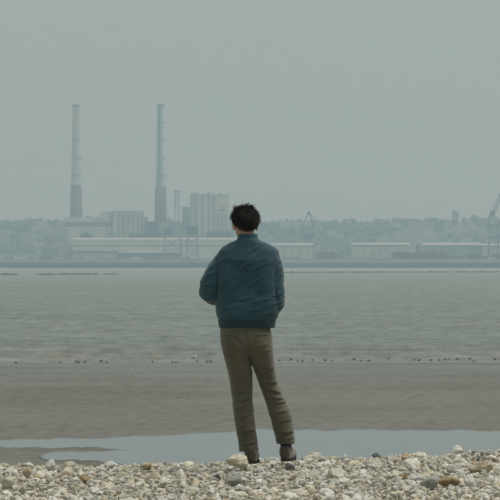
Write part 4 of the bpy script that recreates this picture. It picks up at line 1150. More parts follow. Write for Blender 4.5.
# the countless smaller pebbles: instances on points
def pebble_field(name, x0, x1, y0, y1, spacing, rmin, rmax, lift, seed):
    r = np.random.default_rng(seed)
    nx, ny = int((x1 - x0) / spacing), int((y1 - y0) / spacing)
    gx, gy = np.meshgrid(np.linspace(x0, x1, nx), np.linspace(y0, y1, ny))
    gx = (gx + r.uniform(-0.5, 0.5, gx.shape) * spacing).ravel(); gy = (gy + r.uniform(-0.5, 0.5, gy.shape) * spacing).ravel()
    keep = np.ones(len(gx), bool)
    for fx, fy in FEET: keep &= ~((np.abs(gx - fx) < 0.062) & (gy > fy - 0.09) & (gy < fy + 0.30))
    gx, gy = gx[keep], gy[keep]; n = len(gx)
    rad = rmin + (rmax - rmin) * r.random(n) ** 2.6
    gz = bank_z(gx, gy) + lift * r.uniform(0.3, 1.0, n) + rad * 0.15
    me = bpy.data.meshes.new(name); me.vertices.add(n); me.vertices.foreach_set('co', np.stack([gx, gy, gz], -1).ravel().astype(np.float32))
    at = me.attributes.new('scale_v', 'FLOAT_VECTOR', 'POINT')
    sc = np.stack([rad, rad * r.uniform(0.75, 1.2, n), rad * r.uniform(0.8, 1.35, n)], -1); at.data.foreach_set('vector', sc.ravel().astype(np.float32))
    at = me.attributes.new('rot_v', 'FLOAT_VECTOR', 'POINT')
    at.data.foreach_set('vector', np.stack([r.normal(0, 0.5, n), r.normal(0, 0.5, n), r.uniform(0, 6.28, n)], -1).ravel().astype(np.float32))
    o = link(bpy.data.objects.new(name, me))
    ng = bpy.data.node_groups.new(name + '_nodes', 'GeometryNodeTree')
    ng.interface.new_socket('Geometry', in_out='INPUT', socket_type='NodeSocketGeometry'); ng.interface.new_socket('Geometry', in_out='OUTPUT', socket_type='NodeSocketGeometry')
    gi = ng.nodes.new('NodeGroupInput'); go = ng.nodes.new('NodeGroupOutput')
    ci = ng.nodes.new('GeometryNodeCollectionInfo'); ci.inputs['Collection'].default_value = PCOL
    ci.inputs['Separate Children'].default_value = True; ci.inputs['Reset Children'].default_value = True
    iop = ng.nodes.new('GeometryNodeInstanceOnPoints'); iop.inputs['Pick Instance'].default_value = True
    a1 = ng.nodes.new('GeometryNodeInputNamedAttribute'); a1.data_type = 'FLOAT_VECTOR'; a1.inputs['Name'].default_value = 'scale_v'
    a2 = ng.nodes.new('GeometryNodeInputNamedAttribute'); a2.data_type = 'FLOAT_VECTOR'; a2.inputs['Name'].default_value = 'rot_v'
    L = ng.links
    L.new(gi.outputs[0], iop.inputs['Points']); L.new(ci.outputs[0], iop.inputs['Instance'])
    L.new(a1.outputs[0], iop.inputs['Scale']); L.new(a2.outputs[0], iop.inputs['Rotation']); L.new(iop.outputs[0], go.inputs[0])
    md = o.modifiers.new('pebbles', 'NODES'); md.node_group = ng
    tag(o, 'countless small pale pebbles and shells of the bank', 'pebbles', kind='stuff')
    return o
PCOL = bpy.data.collections.new('pebble_kinds')
for k in range(14):
    PCOL.objects.link(bpy.data.objects.new('pebble_kind', stone_mesh('pebble_kind', 300 + k, M['pebble'], 3, 0.55 if k % 3 else 0.33, 2 + k % 3)))
pebble_field('shingle_pebbles', -4.6, 4.6, 23.5, 35.5, 0.034, 0.010, 0.038, 0.018, 61)
pebble_field('shingle_pebbles', -4.6, 4.6, 25.5, 33.2, 0.062, 0.012, 0.046, 0.046, 62)
pebble_field('shingle_pebbles', -3.2, 3.2, 26.5, 32.6, 0.050, 0.006, 0.022, 0.056, 63)

# ------------------------------------------------------------------ the man
MP = 31.0 / F
ROOT = (pxx(252, 31), 31.0, pxz(463.4, 31))
def P(c, row, y=0.0): return Vector(((c - 252) * MP, y, (463.4 - row) * MP))
def ring(c, row, hw, hd, y=0.0, e=2.3, n=48, tilt=0.0):
    o = P(c, row, y); pts = []
    for j in range(n):
        a = 2 * math.pi * j / n; ca, sa = math.cos(a), math.sin(a)
        x = math.copysign(abs(ca) ** (2 / e), ca) * hw * MP; yy = math.copysign(abs(sa) ** (2 / e), sa) * hd * MP
        pts.append((o.x + x, o.y + yy, o.z + tilt * x))
    return pts
def ellipsoid(m, c, r, rot=None, sub2=True):
    V = ico2_v * np.array(r)
    if rot is not None: V = V @ np.array(rot.to_matrix()).T
    m.add([tuple(p) for p in V + np.array(c)], [tuple(int(i) for i in f) for f in ico2_f])
def remesh(m, voxel, smooth_it=4, factor=0.5):
    """one continuous skin over overlapping closed shapes"""
    me = m.mesh('tmp'); bmx = bmesh.new(); bmx.from_mesh(me); bmesh.ops.recalc_face_normals(bmx, faces=bmx.faces); bmx.to_mesh(me); bmx.free()
    o = bpy.data.objects.new('tmp', me); COL.objects.link(o)
    rm = o.modifiers.new('r', 'REMESH'); rm.mode = 'VOXEL'; rm.voxel_size = voxel; rm.use_smooth_shade = True
    sm = o.modifiers.new('s', 'SMOOTH'); sm.factor = factor; sm.iterations = smooth_it
    dg = bpy.context.evaluated_depsgraph_get(); dg.update()
    out = bpy.data.meshes.new_from_object(o.evaluated_get(dg))
    bpy.data.objects.remove(o); bpy.data.meshes.remove(me)
    out.polygons.foreach_set('use_smooth', [True] * len(out.polygons))
    return out
def getco(me):
    a = np.empty(len(me.vertices) * 3, np.float32); me.vertices.foreach_get('co', a); return a.reshape(-1, 3).astype(float)
def getno(me):
    a = np.empty(len(me.vertices) * 3, np.float32); me.vertices.foreach_get('normal', a); return a.reshape(-1, 3).astype(float)
def setco(me, co): me.vertices.foreach_set('co', co.ravel().astype(np.float32)); me.update()

def fold_disp(co, no, folds, back=True):
    """creases: (c0,row0,c1,row1,width mm,height mm) on the side that faces the camera"""
    D = np.zeros(len(co)); X = co[:, 0]; Zc = co[:, 2]
    side = np.clip((-no[:, 1] + 0.35) / 0.6, 0, 1)
    for (c0, r0, c1, r1, w, h) in folds:
        a = P(c0, r0); b = P(c1, r1); ax, az = a.x, a.z; ux, uz = b.x - ax, b.z - az; ln = math.hypot(ux, uz); ux /= ln; uz /= ln
        t = (X - ax) * ux + (Zc - az) * uz; s = -(X - ax) * uz + (Zc - az) * ux
        s = s + 0.008 * np.sin(t / ln * 3.0 + c0)        # a slightly bowed crease
        w_ = w / 1000 * (0.75 + 0.5 * np.clip(t / ln, 0, 1)); h_ = h / 1000
        along = np.clip(np.minimum(t, ln - t) / (0.35 * ln) + 0.25, 0, 1); along = along * along * (3 - 2 * along)
        D += h_ * along * (np.exp(-(s / w_) ** 2) - 0.85 * np.exp(-((s + 1.5 * w_) / w_) ** 2))
    return D * side

person = empty('person', ROOT)
tag(person, 'man seen from behind in teal bomber jacket and olive brown trousers on shingle', 'person')
HEAD = P(245.3, 221.0, 0.03); HR = Euler((R(4), 0, R(13)))      # turned a little to his left
def hd(x, y, z): v = Vector((x, y, z)); v.rotate(HR); return HEAD + v

body = MB()
ellipsoid(body, hd(0, -0.004, 0.0), (0.071, 0.092, 0.084), HR)
ellipsoid(body, hd(0, 0.030, -0.070), (0.060, 0.068, 0.062), HR)
ellipsoid(body, hd(0, 0.062, -0.112), (0.030, 0.028, 0.022), HR)
ellipsoid(body, hd(0, 0.062, 0.005), (0.056, 0.034, 0.030), HR)
ellipsoid(body, hd(0.030, 0.062, -0.055), (0.026, 0.026, 0.024), HR); ellipsoid(body, hd(-0.030, 0.062, -0.055), (0.026, 0.026, 0.024), HR)
body.tube([hd(0, 0.088, -0.010), hd(0, 0.106, -0.046)], [0.009, 0.014], 10)
ellipsoid(body, hd(0.011, 0.098, -0.050), (0.009, 0.010, 0.008), HR); ellipsoid(body, hd(-0.011, 0.098, -0.050), (0.009, 0.010, 0.008), HR)
ellipsoid(body, hd(0, 0.091, -0.078), (0.024, 0.010, 0.006), HR); ellipsoid(body, hd(0, 0.089, -0.088), (0.021, 0.011, 0.007), HR)
for s in (-1, 1):
    ellipsoid(body, hd(s * 0.079, -0.006, -0.036), (0.009, 0.021, 0.031), Euler((R(4), R(s * 8), R(13) + R(-s * 22))))
    ellipsoid(body, hd(s * 0.080, -0.014, -0.026), (0.010, 0.016, 0.016), HR)
body.tube([P(247, 246, -0.03), P(246.6, 238, -0.015), hd(0, -0.012, -0.060)], [0.066, 0.056, 0.056], 20)
body.loft([ring(247.5, 243, 14, 9, -0.01), ring(247.5, 250, 25, 12), ring(247.5, 262, 26, 15), ring(247.5, 290, 25, 15), ring(246, 318, 22, 14), ring(245.5, 332, 21, 13, 0), ring(247, 345, 19, 12, 0), ring(248, 351, 12, 8)])
L_ARM = [P(229, 260, 0), P(215.5, 273, -0.005), P(210.5, 290.5, 0.0), P(222, 296, 0.13), P(237, 293, 0.235)]
R_ARM = [P(267, 260, 0), P(274, 274, -0.012), P(274, 303, -0.01), P(267, 308, 0.12), P(257, 302, 0.235)]
for A in (L_ARM, R_ARM): body.tube(A, [0.055, 0.048, 0.044, 0.038, 0.027], 16)
def hand(m, wrist, fwd, nrm):
    """palm, four unequal bent fingers, thumb off the side of the palm"""
    f = fwd.normalized(); n = (nrm - f * nrm.dot(f)).normalized(); s = f.cross(n)
    def q(a, b, c): return wrist + f * a + s * b + n * c
    m.tube([q(-0.02, 0, 0), q(0.02, 0, 0)], [0.027, 0.026], 14)
    for b in (-0.030, -0.010, 0.010, 0.030): m.tube([q(0.005, b * 0.6, 0), q(0.045, b * 0.9, 0.002), q(0.082, b, 0)], [0.015, 0.014, 0.0115], 10)
    for b, ln in ((-0.032, 0.058), (-0.011, 0.074), (0.011, 0.080), (0.032, 0.072)):
        m.tube([q(0.080, b, 0), q(0.080 + ln * 0.42, b * 1.05, -0.012), q(0.080 + ln * 0.66, b * 1.02, -0.034), q(0.080 + ln * 0.72, b, -0.056)], [0.0105, 0.0095, 0.0088, 0.0078], 10)
    m.tube([q(0.022, 0.026, -0.004), q(0.045, 0.050, -0.016), q(0.075, 0.058, -0.030), q(0.094, 0.052, -0.040)], [0.015, 0.0125, 0.011, 0.009], 10)
hand(body, P(239, 292.5, 0.255), Vector((0.85, 0.5, 0.12)), Vector((0.0, 0.55, 0.8)))
hand(body, P(255.5, 301, 0.252), Vector((-0.85, 0.5, -0.05)), Vector((0.0, 0.6, 0.75)))
body.tube([P(236, 345, -0.01), P(240, 374, 0), P(243, 400, 0.005), P(244, 414, -0.005), P(248, 444, 0.0), P(250, 456, 0.0)], [0.078, 0.066, 0.05, 0.052, 0.036, 0.034], 16)
body.tube([P(259, 345, -0.01), P(265, 374, 0.02), P(273, 398, 0.045), P(280, 415, 0.03), P(285, 440, 0.03), P(286, 454, 0.03)], [0.076, 0.058, 0.046, 0.05, 0.036, 0.034], 16)
bme = remesh(body, 0.0052, 3)
bme.materials.append(M['skin'])
bo = link(bpy.data.objects.new('body', bme), person)
for s in (-1, 1):
    m = MB(); c = hd(s * 0.031, 0.080, -0.016); ellipsoid(m, c, (0.012, 0.012, 0.011)); eo = m.build('eye', M['eye'], person, smooth=True)
    m = MB(); c = hd(s * 0.031, 0.0905, -0.016); ellipsoid(m, c, (0.005, 0.003, 0.005)); m.build('iris', M['hair'], eo, smooth=True)

# jacket
jk = MB()
jk.loft([ring(247.6, 238.6, 11.0, 10.4, -0.012), ring(247.6, 240.6, 13.4, 11.4, -0.012), ring(247.8, 243.0, 19.5, 12.6, -0.008), ring(248.2, 246.4, 26.0, 14.2, -0.004, 2.3), ring(248.6, 251.0, 30.6, 16.2, 0, 2.4),
         ring(248.2, 260, 31.5, 18.6, 0.0, 2.5), ring(247.8, 275, 31.3, 19.6, 0, 2.5), ring(247.4, 292, 31.6, 20.0, 0, 2.5), ring(247.2, 306, 32.0, 20.8, 0, 2.5), ring(247.2, 313.5, 31.6, 20.9, 0, 2.5),
         ring(247.2, 318.5, 29.8, 19.6, 0, 2.45), ring(247.2, 321.5, 27.6, 18.0, 0, 2.4)])
jk.tube([P(228, 257.5, 0), P(217.5, 270, -0.004), P(211.2, 285, -0.004), P(210.2, 292.3, 0.004), P(214.5, 295, 0.06), P(222, 296, 0.13), P(231, 294, 0.195)], [0.078, 0.074, 0.078, 0.080, 0.074, 0.064, 0.050], 20)
jk.tube([P(269, 257, 0), P(273.2, 270, -0.01), P(274.2, 288, -0.014), P(273.6, 303.5, -0.008), P(271.5, 307, 0.05), P(267, 307.5, 0.12), P(261, 304.5, 0.19)], [0.070, 0.070, 0.069, 0.073, 0.070, 0.062, 0.050], 20)
jme = remesh(jk, 0.0046, 7)
co, no = getco(jme), getno(jme)
folds = [(236, 272, 253, 261.5, 7, 4.6), (247, 285, 264, 278, 7, 4.0), (222, 266, 233, 259, 8, 2.6), (226, 290, 240, 281, 8, 2.8), (255, 270, 272, 262, 9, 2.6), (230, 303, 252, 297, 8, 3.6), (250, 304, 271, 296, 8, 3.4),
         (221, 309, 240, 305, 7, 4.0), (243, 312, 262, 308, 7, 4.2), (258, 315, 276, 309, 7, 4.4), (220, 316, 232, 314.5, 5, 3.4), (236, 317.5, 250, 316.5, 5, 3.4), 
         (205, 279, 216, 271, 7, 4.6), (200, 287, 214, 281, 6, 5.2), (200.5, 294, 215, 287, 6, 5.2), (204, 301, 217, 293, 6, 4.6), (209, 268, 218, 261, 8, 3.4), (207, 283, 213, 297, 8, 3),
         (270, 297, 284, 290, 6, 4.8), (269, 306, 284, 299, 6, 5.2), (270, 314, 283, 308, 6, 4.6), (272, 281, 284, 274, 7, 4.0), (273, 267, 283, 261, 8, 3.2), (276, 286, 281, 300, 8, 3)]
D = fold_disp(co, no, folds)
seams = [(217.5, 249, 215.8, 262, 4.5, -4.6), (215.8, 261, 217.6, 281, 4.5, -5.0), (217.6, 280, 216.6, 302, 5, -5.0), (277.2, 250, 276.4, 263, 4, -1.6), (276.4, 262, 273.0, 284, 4, -1.6)]
for (c0, r0, c1, r1, w, h) in seams:
    a = P(c0, r0); b = P(c1, r1); u = Vector((b.x - a.x, b.z - a.z)); ln = u.length; u.normalize()
    t = (co[:, 0] - a.x) * u[0] + (co[:, 2] - a.z) * u[1]; s = -(co[:, 0] - a.x) * u[1] + (co[:, 2] - a.z) * u[0]
    D += h / 1000 * np.exp(-(s / (w / 1000)) ** 2) * ((t > -0.004) & (t < ln + 0.004)) * (no[:, 1] < 0.1)
# gathers above the waistband and soft overall slackness
zrow = 463.4 - co[:, 2] / MP
gather = np.clip((zrow - 300) / 14, 0, 1) * np.clip((323 - zrow) / 3, 0, 1)
ang = np.arctan2(co[:, 1], co[:, 0] - P(247, 0).x)
D += gather * 0.0012 * np.sin(ang * 23 + 2.2 * np.sin(ang * 5)) * (0.6 + 0.6 * vnoise(co * 9, 4))
sl = np.stack([co[:, 0] * 0.85 + co[:, 2] * 0.5, co[:, 1], co[:, 2] * 0.85 - co[:, 0] * 0.5], -1)       # cloth slackens along the bias
rid = 1 - np.abs(vnoise(sl * np.array([7.0, 9, 24.0]) + 1.7, 15)) * 2
D += 0.0044 * vnoise(co * np.array([9, 9, 7.0]), 12) + 0.0020 * vnoise(co * np.array([17, 17, 26.0]) + 3, 13) + 0.0030 * rid * np.clip(vnoise(co * 6, 16) + 0.3, 0, 1)
setco(jme, co + no * D[:, None]); jme.materials.append(M['jacket'])
jacket = link(bpy.data.objects.new('jacket', jme), person)
def seam(me, pts, width, mat, parent, off=0.0022):
    bv = BVHTree.FromPolygons([tuple(v.co) for v in me.vertices], [tuple(p.vertices) for p in me.polygons])
    P2 = [P(*q) for q in pts]; path = []
    for a, b in zip(P2[:-1], P2[1:]):
        for k in range(10): path.append(a.lerp(b, k / 10))
    path.append(P2[-1]); V = []; fs = []
    for i, p in enumerate(path):
        t = (path[min(i + 1, len(path) - 1)] - path[max(i - 1, 0)]).normalized(); sd = Vector((t.z, 0, -t.x)) * width / 2
        for q in (p - sd, p + sd):
            h = bv.ray_cast(Vector((q.x, -1, q.z)), Vector((0, 1, 0))); y = h[0].y if h[0] is not None else 0.0
            V += [(q.x, y - off, q.z), (q.x, y + 0.004, q.z)]
        if i:
            a = (i - 1) * 4; b = i * 4
            fs += [(a, a + 2, b + 2, b), (a, b, b + 1, a + 1), (a + 2, a + 3, b + 3, b + 2)]
    m = MB(); m.add(V, fs); return m.build('seam', mat, parent, smooth=True)
seam(jme, [(217.6, 254.5), (216.2, 263), (217.6, 281), (216.9, 300)], 0.0042, M['knit'], jacket)
seam(jme, [(276.4, 255), (275.9, 266), (274.4, 281)], 0.0022, M['jacket'], jacket, 0.0018)
def ribbed(c, rows, hws, hds, y, n, amp, e=2.4):
    rr = []
    for row, hw, hdp in zip(rows, hws, hds):
        r0 = ring(c, row, hw, hdp, y, e, n); o = P(c, row, y)
        rr.append([tuple(o + (Vector(p) - o) * (1 + (amp if j % 2 else -amp))) for j, p in enumerate(r0)])
    m = MB(); m.loft(rr); return m
wb = ribbed(247.0, [318.0, 319.6, 322.5, 325.5, 327.6, 327.9, 326], [26.6, 28.6, 28.6, 28.0, 27.6, 26.8, 25], [17.4, 18.8, 18.8, 18.4, 18.0, 17.4, 16], 0, 220, 0.006)
wb.build('waistband', M['knit'], jacket, smooth=True)
cl = ribbed(247.8, [242, 239.2, 236.4, 234.4, 233.8, 234.6, 238.4], [13.2, 10.8, 9.9, 9.7, 9.2, 8.7, 8.6], [11.6, 10.2, 9.6, 9.4, 8.9, 8.4, 8.4], -0.012, 120, 0.006, 2.1)
cl.build('collar', M['jacket'], jacket, smooth=True)
m = MB(); m.tube([P(229.5, 294.4, 0.185), P(237.5, 292.8, 0.24)], [0.043, 0.036], 24); m.build('cuff', M['knit'], jacket, smooth=True)
m = MB(); m.tube([P(262, 305, 0.18), P(257, 302, 0.235)], [0.043, 0.036], 24); m.build('cuff', M['knit'], jacket, smooth=True)

# trousers
tr = MB()
tr.loft([ring(245.2, 321, 24.6, 16.0, 0.0, 2.3), ring(245.2, 330, 25.6, 17.4, -0.004, 2.3), ring(246.0, 338, 26.0, 19.0, -0.010, 2.3), ring(246.8, 346, 26.2, 19.4, -0.012, 2.35), ring(247.8, 351, 24.0, 16.4, -0.008, 2.3), ring(248.8, 355, 16, 11.5, -0.002, 2.1), ring(249.2, 358.5, 7, 6, 0.0, 2.0)])
LL = [(234.6, 340, 13.4, 16.5, -0.006), (235.4, 350, 13.6, 17.0, -0.006), (237.2, 359, 13.1, 15.6, -0.002), (240.4, 374, 12.2, 13.6, 0), (241.6, 384, 11.3, 12.4, 0.004), (242.4, 396, 10.4, 11.6, 0.004), (243.4, 412, 10.1, 11.6, -0.004), (245.8, 430, 10.1, 11.4, -0.006), (247.8, 442, 10.0, 11.2, -0.002), (248.8, 450.4, 9.9, 11.4, 0.0)]
RL = [(259.4, 340, 12.8, 16.5, -0.006), (260.6, 350, 12.6, 16.6, -0.004), (261.8, 359, 11.8, 15.0, 0.004), (265.6, 374, 10.2, 12.6, 0.020), (268.6, 384, 9.7, 11.8, 0.034), (273.2, 396, 9.9, 11.2, 0.042), (276.8, 404, 10.7, 11.4, 0.040), (280.8, 416, 11.3, 11.6, 0.032), (283.6, 430, 10.4, 11.4, 0.028), (285.4, 438, 9.5, 11.2, 0.030), (286.0, 443, 9.2, 11.2, 0.030)]
for leg in (LL, RL): tr.loft([ring(c, r, hw, hdp, y, 2.15, 40) for c, r, hw, hdp, y in leg])
tme = remesh(tr, 0.0046, 13)
co, no = getco(tme), getno(tme)
folds = [(247, 355, 226, 347, 11, 2.6), (252, 355, 271, 349, 10, 2.4), (248, 350, 230, 338, 12, 2.6), (251, 350, 268, 341, 11, 2.6), (246, 360, 228, 358, 10, 3),
         (230, 384, 252, 378, 10, 3.6), (231, 393, 253, 388, 9, 4.6), (232, 400, 252, 397, 8, 4.6), (233, 408, 250, 403, 9, 3.8), (235, 420, 253, 414, 10, 2.8), (236, 434, 256, 429, 10, 3.2), (238, 444, 257.5, 440, 8, 4.2),
         (258, 372, 275, 367, 11, 2.8), (260, 381, 278, 384, 9, 4.6), (262, 388, 282, 392, 8, 5.6), (264, 395, 285, 398, 8, 5.6), (266, 403, 288, 403, 8, 4.6), (270, 412, 291, 409, 9, 3.6), (272, 422, 293, 420, 11, 2.8), (275, 433, 294, 430, 8, 4.2), (277, 439, 294, 437, 7, 4.2),
         (240, 362, 238, 392, 12, 1.6)]
folds = [(a_, b_, c_, e_, w_ * 0.9, h_ * 1.35) for (a_, b_, c_, e_, w_, h_) in folds]
D = fold_disp(co, no, folds)
for (c0, r0, c1, r1, w, h) in [(245.4, 322, 247.6, 340, 4, -3.0), (247.6, 339, 249.8, 356, 5, -4.5)]:
    a = P(c0, r0); b = P(c1, r1); u = Vector((b.x - a.x, b.z - a.z)); ln = u.length; u.normalize()
    t = (co[:, 0] - a.x) * u[0] + (co[:, 2] - a.z) * u[1]; s = -(co[:, 0] - a.x) * u[1] + (co[:, 2] - a.z) * u[0]
    D += h / 1000 * np.exp(-(s / (w / 1000)) ** 2) * ((t > -0.003) & (t < ln + 0.003)) * (no[:, 1] < 0.1)
D += 0.0035 * vnoise(co * np.array([10, 10, 6.0]) + 9, 32) + 0.0022 * vnoise(co * np.array([16, 16, 30.0]), 33) * np.clip((co[:, 2] * -1 + 0.75) / 0.2, 0.3, 1)
setco(tme, co + no * D[:, None]); tme.materials.append(M['trousers'])
trousers = link(bpy.data.objects.new('trousers', tme), person)
bvh = BVHTree.FromPolygons([tuple(v.co) for v in tme.vertices], [tuple(p.vertices) for p in tme.polygons])
def patch(name, corners, nu, nv, off, mat, parent, thick=0.003):
    """a sewn-on patch that follows the cloth, seen from behind"""
    rows = []; a, b, c, d_ = [P(*q) for q in corners]
    for i in range(nv + 1):
        r_ = []
        for j in range(nu + 1):
            u, v = j / nu, i / nv; p = (a.lerp(b, u)).lerp(d_.lerp(c, u), v)
            hit = bvh.ray_cast(Vector((p.x, -1.0, p.z)), Vector((0, 1, 0)))
            y = hit[0].y if hit[0] is not None else 0
            r_.append((p.x, y - off, p.z))
        rows.append(r_)
    m = MB(); n = nu + 1
    V = [p for r_ in rows for p in r_]; Wv = [(x, y + thick + off, z) for x, y, z in V]; fs = []; N = len(V)
    for i in range(nv):
        for j in range(nu):
            k = i * n + j; fs.append((k, k + n, k + n + 1, k + 1))
    bd = [j for j in range(n)] + [i * n + nu for i in range(1, nv + 1)] + [nv * n + j for j in range(nu - 1, -1, -1)] + [i * n for i in range(nv - 1, 0, -1)]
    for q, r_ in zip(bd, bd[1:] + bd[:1]): fs.append((q, r_, r_ + N, q + N))
    m.add(V + Wv, fs); return m.build(name, mat, parent, smooth=True)
patch('pocket', [(223.4, 332.6), (236.8, 333.4), (236.6, 336.0), (223.4, 335.2)], 12, 3, 0.003, M['trousers'], trousers)
patch('pocket', [(255.2, 333.4), (267.6, 332.4), (267.6, 335.0), (255.2, 336.0)], 12, 3, 0.003, M['trousers'], trousers)
seam(tme, [(245.4, 328.5), (247.0, 338), (249.4, 352)], 0.0034, M['trousers'], trousers, 0.0016)
def hem(leg, label=None):
    (c, r, hw, hdp, y) = leg
    m = MB(); m.loft([ring(c, r - 2.6, hw - 0.3, hdp - 0.3, y, 2.15, 40), ring(c, r - 1.2, hw - 0.1, hdp - 0.1, y, 2.15, 40), ring(c, r + 0.6, hw - 0.1, hdp - 0.1, y, 2.15, 40), ring(c, r + 0.9, hw - 0.2, hdp - 0.2, y, 2.15, 40), ring(c, r - 1.5, hw - 1.0, hdp - 1.0, y, 2.15, 40)])
    m.build('hem', M['trousers'], trousers, smooth=True)
hem(LL[-1]); hem(RL[-1])

# shoes and socks
def shoe(c, row, y, rz, tilt=0.0):
    o = P(c, row, y)
    t = bpy.data.objects.new('shoe', None)
    m = MB()
    prof = [(-0.062, 0.028, 0.020, 0.045), (-0.055, 0.033, 0.034, 0.055), (-0.03, 0.036, 0.040, 0.058), (0.01, 0.036, 0.040, 0.055), (0.06, 0.036, 0.041, 0.046), (0.11, 0.033, 0.045, 0.037), (0.16, 0.029, 0.046, 0.030), (0.195, 0.027, 0.040, 0.024), (0.218, 0.024, 0.024, 0.015)]
    rr = []
    for (yy, zc, rx, rz_) in prof:
        rr.append([(rx * math.copysign(abs(math.cos(a)) ** 0.8, math.cos(a)), yy, max(0.016, zc + 0.016 + rz_ * math.sin(a))) for a in [2 * math.pi * j / 24 for j in range(24)]])
    m.loft(rr)
    m.tube([(0, -0.012, 0.05), (0, -0.012, 0.088), (0, -0.010, 0.098)], [0.046, 0.044, 0.042], 24, caps=False)
    me = remesh(m, 0.004, 3); co = getco(me); co[:, 2] = np.maximum(co[:, 2], 0.012)
    no = getno(me); co += no * (0.0014 * vnoise(co * 40, 3))[:, None]; setco(me, co); me.materials.append(M['suede'])
    up = bpy.data.objects.new('shoe', me); link(up, person); up.location = o; up.rotation_euler = (tilt, 0, rz)
    m = MB(); pts = []
    for k in range(40):
        a = 2 * math.pi * k / 40; yy = 0.078 + 0.146 * math.sin(a); w = 0.047 if yy > 0.08 else 0.042
        if 0.03 < yy < 0.1: w *= 0.93
        pts.append((math.copysign(abs(math.cos(a)) ** 0.75, math.cos(a)) * w, yy))
    m.loft([[(x, yy, 0) for x, yy in pts], [(x * 1.02, yy * 1.0, 0.010) for x, yy in pts], [(x, yy, 0.022) for x, yy in pts]])
    m.build('sole', M['sole'], up)
    m = MB(); m.tube([(0, -0.010, 0.085), (0, -0.006, 0.118)], [0.039, 0.036], 20, caps=False); m.build('sock', M['sock'], up, smooth=True)
    m = MB()
    m.loft([[(0.012 * sx, -0.0635 - 0.001 * k, zz) for sx, zz in ((-1, 0.03), (1, 0.03), (0.8, 0.095), (-0.8, 0.095))] for k in (0, 2)]); m.build('heel_strip', M['suede'], up)
shoe(251.8, 463.4, -0.012, R(-4))
shoe(286.4, 461.2, 0.020, R(-11))

# hair: a cap and many tousled locks
hm = MB(); V = ico2_v.copy()
bmx = bmesh.new(); bmesh.ops.create_icosphere(bmx, subdivisions=4, radius=1.0)
V = np.array([v.co[:] for v in bmx.verts]); Fh = [tuple(v.index for v in f.verts) for f in bmx.faces]; bmx.free()
def hair_thick(V):
    n = vnoise(V * 2.3 + 4, 5) * 0.5 + vnoise(V * 5.0, 6) * 0.35
    face = (V[:, 1] > 0.42 - 0.25 * (V[:, 2] > 0.45)) & (V[:, 2] < 0.45)
    low = V[:, 2] < -0.86
    sideb = (V[:, 2] < -0.12) & (V[:, 1] > -0.28) & (np.abs(V[:, 0]) > 0.3)
    th = 0.010 + 0.010 * n + 0.008 * np.clip(V[:, 2], 0, 1) 
    th = th - 0.006 * np.clip((-V[:, 2] - 0.2) / 0.5, 0, 1)
    th = th - 0.007 * np.clip((-V[:, 2] - 0.05) / 0.3, 0, 1)
    return np.where(face | low | sideb, -0.010, th)
ra = np.array([0.071, 0.092, 0.084])
th = hair_thick(V)
nv = V / ra; nv /= np.linalg.norm(nv, axis=1)[:, None]
ext = V * ra + np.array([0, -0.004, 0])
ext[:, 2] -= 0.050 * np.clip(-V[:, 2] - 0.1, 0, 1) * (V[:, 1] < 0)
pts = ext + nv * th[:, None]
Rm = np.array(HR.to_matrix())
hm.add([tuple(p) for p in pts @ Rm.T + np.array(HEAD)], Fh)
cap = hm.build('hair', M['hair'], person, smooth=True)
lk = MB(); hr2 = np.random.default_rng(77)
def lock(root, d, ln, w, curl, outw):
    """tapered bent lock of hair, three-sided"""
    d = d / np.linalg.norm(d); s = np.cross(d, outw); s /= (np.linalg.norm(s) + 1e-9); u = np.cross(s, d)
    pth = []; n = 5
    for k in range(n + 1):
        t = k / n
        p = root + d * ln * t + curl[0] * u * ln * t * t + curl[1] * s * ln * t * t
        r = w * (1 - t ** 1.6) * (1.0 if k else 0.8) + 0.0004
        pth.append([tuple(Rm @ (p + (s * math.cos(a) + u * 0.55 * math.sin(a)) * r) + np.array(HEAD)) for a in (0.3, 2.4, 4.5)])
    lk.loft(pth)
cnt = 0
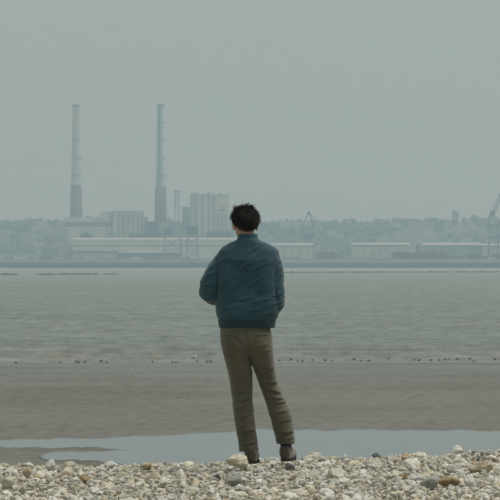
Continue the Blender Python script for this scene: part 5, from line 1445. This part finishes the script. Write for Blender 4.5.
while cnt < 3600:
    v = hr2.standard_normal(3); v /= np.linalg.norm(v)
    if hair_thick(v[None, :])[0] < 0: continue
    n_ = v / ra; n_ /= np.linalg.norm(n_)
    root = v * ra + np.array([0, -0.004, 0]) + n_ * (hair_thick(v[None, :])[0] - 0.004)
    root[2] -= 0.050 * max(0, -v[2] - 0.1) * (v[1] < 0)
    crown = np.array([0.05, -0.30, 0.92])
    flow = v - crown * (v @ crown); flow = v * 0 + (flow) ; 
    dn = np.array([0, 0, -1.0]) - n_ * n_[2] * -1.0
    sw = vnoise(v[None, :] * 2.6 + 8, 14)[0]; tang = np.cross(n_, np.array([0, 0, 1.0]))
    top = max(0.0, v[2])
    d = flow * 0.9 + dn * (0.6 - 0.4 * top) + n_ * (-0.02 + 0.08 * top + 0.08 * abs(hr2.normal())) + tang * (1.2 * sw) + hr2.standard_normal(3) * 0.10 + np.array([-0.25, 0, 0]) * top + np.array([0.0, -0.35, 0.0]) * top
    if v[2] < -0.2: ln = hr2.uniform(0.014, 0.026); d = d - n_ * 0.16
    elif abs(v[0]) > 0.72 and v[2] < 0.3: ln = hr2.uniform(0.014, 0.026)
    else: ln = hr2.uniform(0.026, 0.050)
    lock(root, d, ln, hr2.uniform(0.0030, 0.0055) if cnt % 5 == 0 else hr2.uniform(0.0010, 0.0026), (hr2.uniform(-0.9, -0.1), hr2.normal() * 0.35), n_)
    cnt += 1
# loose wisps lifted by the wind
for (c, r, ang_, ln) in [(233.5, 206.5, 115, 0.034), (234.5, 205.5, 80, 0.030), (236, 205, 140, 0.030), (251.5, 206, 60, 0.02), (253, 207, 45, 0.02), (231.8, 212, 190, 0.026), (231.5, 214, 200, 0.03), (231.6, 217, 215, 0.026), (257, 213, -30, 0.026), (257.2, 216, -50, 0.03)]:
    for k in range(3):
        p = P(c, r + 1.5, 0.03 + hr2.normal() * 0.02); a = R(ang_ + hr2.normal() * 14); dw = np.array([math.cos(a), hr2.normal() * 0.2, math.sin(a)])
        root = Rm.T @ (np.array(p) - np.array(HEAD)); dl = Rm.T @ dw
        root = root + hr2.standard_normal(3) * 0.003 - dl * 0.012
        lock(root, dl, ln * hr2.uniform(0.8, 1.2), 0.0016, (hr2.uniform(-0.8, 0.8), hr2.normal() * 0.5), np.array([0, -1.0, 0.1]))
lk.build('lock', M['hair'], cap, smooth=True)

# ------------------------------------------------------------------ haze over the estuary
m = MB(); m.box(-4600, 4600, -60, 12700, -2.4, 262)
hz = m.build('haze', None)
hz.data.materials.clear()
hm_ = bpy.data.materials.new('sea_haze'); hm_.use_nodes = True; nt = hm_.node_tree; nt.nodes.clear()
pv = nt.nodes.new('ShaderNodeVolumePrincipled'); pv.inputs['Color'].default_value = (0.60, 0.85, 1.0, 1); pv.inputs['Density'].default_value = 1.55e-4
pv.inputs['Absorption Color'].default_value = (0.7, 0.7, 0.7, 1)
pv.inputs['Anisotropy'].default_value = 0.5
out = nt.nodes.new('ShaderNodeOutputMaterial'); nt.links.new(pv.outputs[0], out.inputs['Volume'])
hz.data.materials.append(hm_)
tag(hz, 'pale blue grey haze over the whole estuary', 'haze', kind='stuff')
